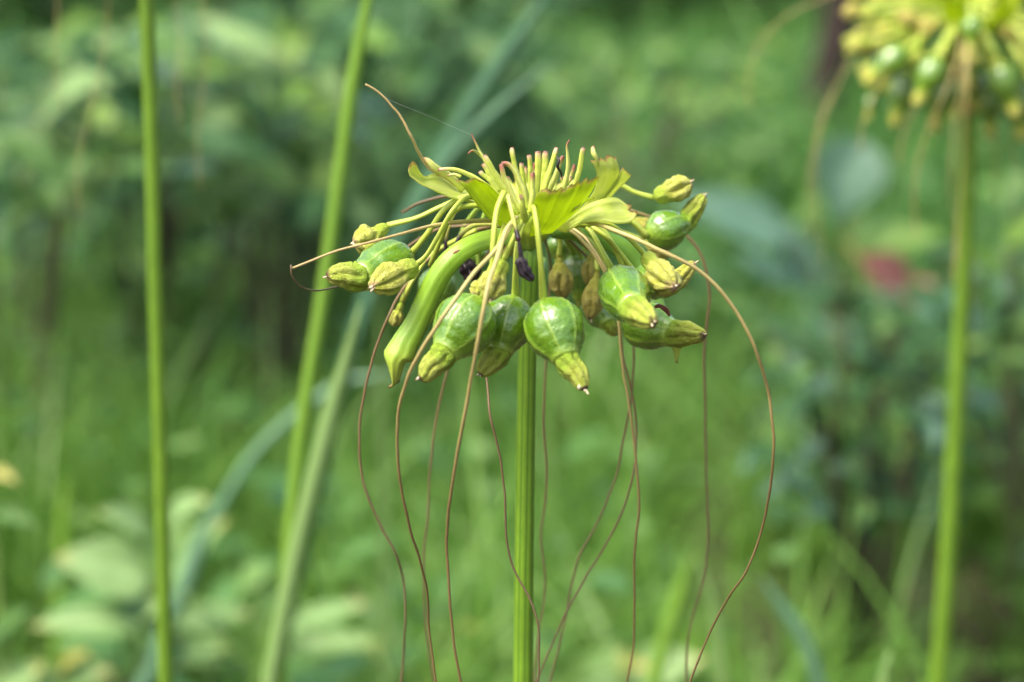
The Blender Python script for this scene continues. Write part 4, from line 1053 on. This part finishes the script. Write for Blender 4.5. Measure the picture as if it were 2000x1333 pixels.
def herb_cover():
    rg = random.Random(5)
    V, F, al, ve, ti = [], [], [], [], []
    for i in range(15000):
        Y = 1.9 + 6.5 * rg.random() ** 1.5
        X = rg.uniform(-1, 1) * (.34 * Y + .3)
        if rg.random() > .5 + 1.2 * nz(X * 1.4, Y * 1.4, 7): continue
        if rg.random() > bare(X, Y): continue
        if X < .2 * Y and Y < 4.0 and rg.random() < .6: continue
        L = rg.uniform(.03, .085); a = rg.uniform(0, 6.28); z = ground_h(X, Y) + rg.uniform(.03, .27)
        d = Vector((math.cos(a), math.sin(a), rg.uniform(-.3, .5))).normalized(); s = d.cross(Vector((rg.uniform(-.4, .4), rg.uniform(-.5, .3), 1))).normalized()
        b = Vector((X, Y, z)); k = len(V); w = L * rg.uniform(.2, .34); dr = Vector((0, 0, -L * .2))
        V += [b, b + d * L * .35 + s * w, b + d * L * .35 - s * w, b + d * L * .75 + s * w * .75 + dr * .6, b + d * L * .75 - s * w * .75 + dr * .6, b + d * L + dr]
        F += [(k, k+1, k+2), (k+1, k+3, k+4, k+2), (k+3, k+5, k+4)]
        t = rg.random(); ti += [t] * 6
    o = mesh_obj('ground_cover', V, F, gmh, None, {'tint': ti})
    o['kind'] = 'stuff'
    return o


gmh = m_grass('small_herb_leaves', [(0, (0.035, 0.11, 0.03)), (.45, (0.085, 0.215, 0.045)), (.8, (0.15, 0.295, 0.065)), (1, (0.23, 0.36, 0.13))], rough=.33)
tag(herb_cover(), 'small blurred herb leaves scattered among the grass', 'ground cover')

# ------------------------------------------------------------------ far dark thicket
def bush(label, x, Y, wd, ht, seed):
    rg = random.Random(seed)
    root = thing('bush', (x, Y, -.02), label, 'bush', 'dark bushes at the far edge of the grass')
    for k in range(4):
        a = rg.uniform(0, 6.28)
        T = Vector((x + math.cos(a) * wd * .5, Y + math.sin(a) * wd * .3, ht * rg.uniform(.6, .9)))
        sweep('trunk', [Vector((x, Y, -.05)), Vector((x, Y, 0)).lerp(T, .5) + Vector((0, 0, .1)), T], [.03, .022, .008], MAT['dark_bark'], root, n=9, sides=7)
    V, F, ti = [], [], []
    for i in range(2600):
        while True:
            p = Vector((rg.uniform(-1, 1), rg.uniform(-1, 1), rg.uniform(-1, 1)))
            if .35 < p.length < 1 + .25 * nz(p.x * 2 + seed, p.y * 2, p.z * 2): break
        b = Vector((x + p.x * wd, Y + p.y * wd * .6, ht * .5 + p.z * ht * .52))
        if b.z < .02: continue
        L = rg.uniform(.06, .13); d = Vector((rg.uniform(-1, 1), rg.uniform(-1, 1), rg.uniform(-1, .3))).normalized()
        s = d.cross(Vector((rg.uniform(-.5, .5), rg.uniform(-.5, .5), 1))).normalized() * L * .3
        k = len(V); V += [b, b + d * L * .5 + s, b + d * L, b + d * L * .5 - s]; F.append((k, k+1, k+2, k+3)); ti += [rg.random()] * 4
    o = mesh_obj('crown', V, F, gmd, root, {'tint': ti}); o['kind'] = 'stuff'
    return root


gmd = m_grass('dark_bush_leaves', [(0, (0.012, 0.045, 0.012)), (.6, (0.024, 0.07, 0.02)), (1, (0.045, 0.105, 0.033))], trans=.2)
for i, (x, Y, wd, ht, lb) in enumerate([
    (-2.3, 9.5, .9, 1.1, 'far dark bush at the top left above the light shrub'), (-1.0, 10.2, .9, 1.2, 'far dark bush above the left stem'), (.2, 9.8, .9, 1.0, 'far dark bush along the top edge above the umbel'),
    (1.3, 10.5, .9, 1.15, 'far dark bush along the top edge left of the dark trunk'), (2.4, 9.9, .9, 1.1, 'far dark bush behind the yellow umbel at top right'), (-3.6, 10.4, 1, 1.3, 'far dark bush beyond the left edge'), (3.6, 10.4, 1, 1.3, 'far dark bush beyond the right edge')]):
    bush(lb, x, Y, wd, ht, i + 40)
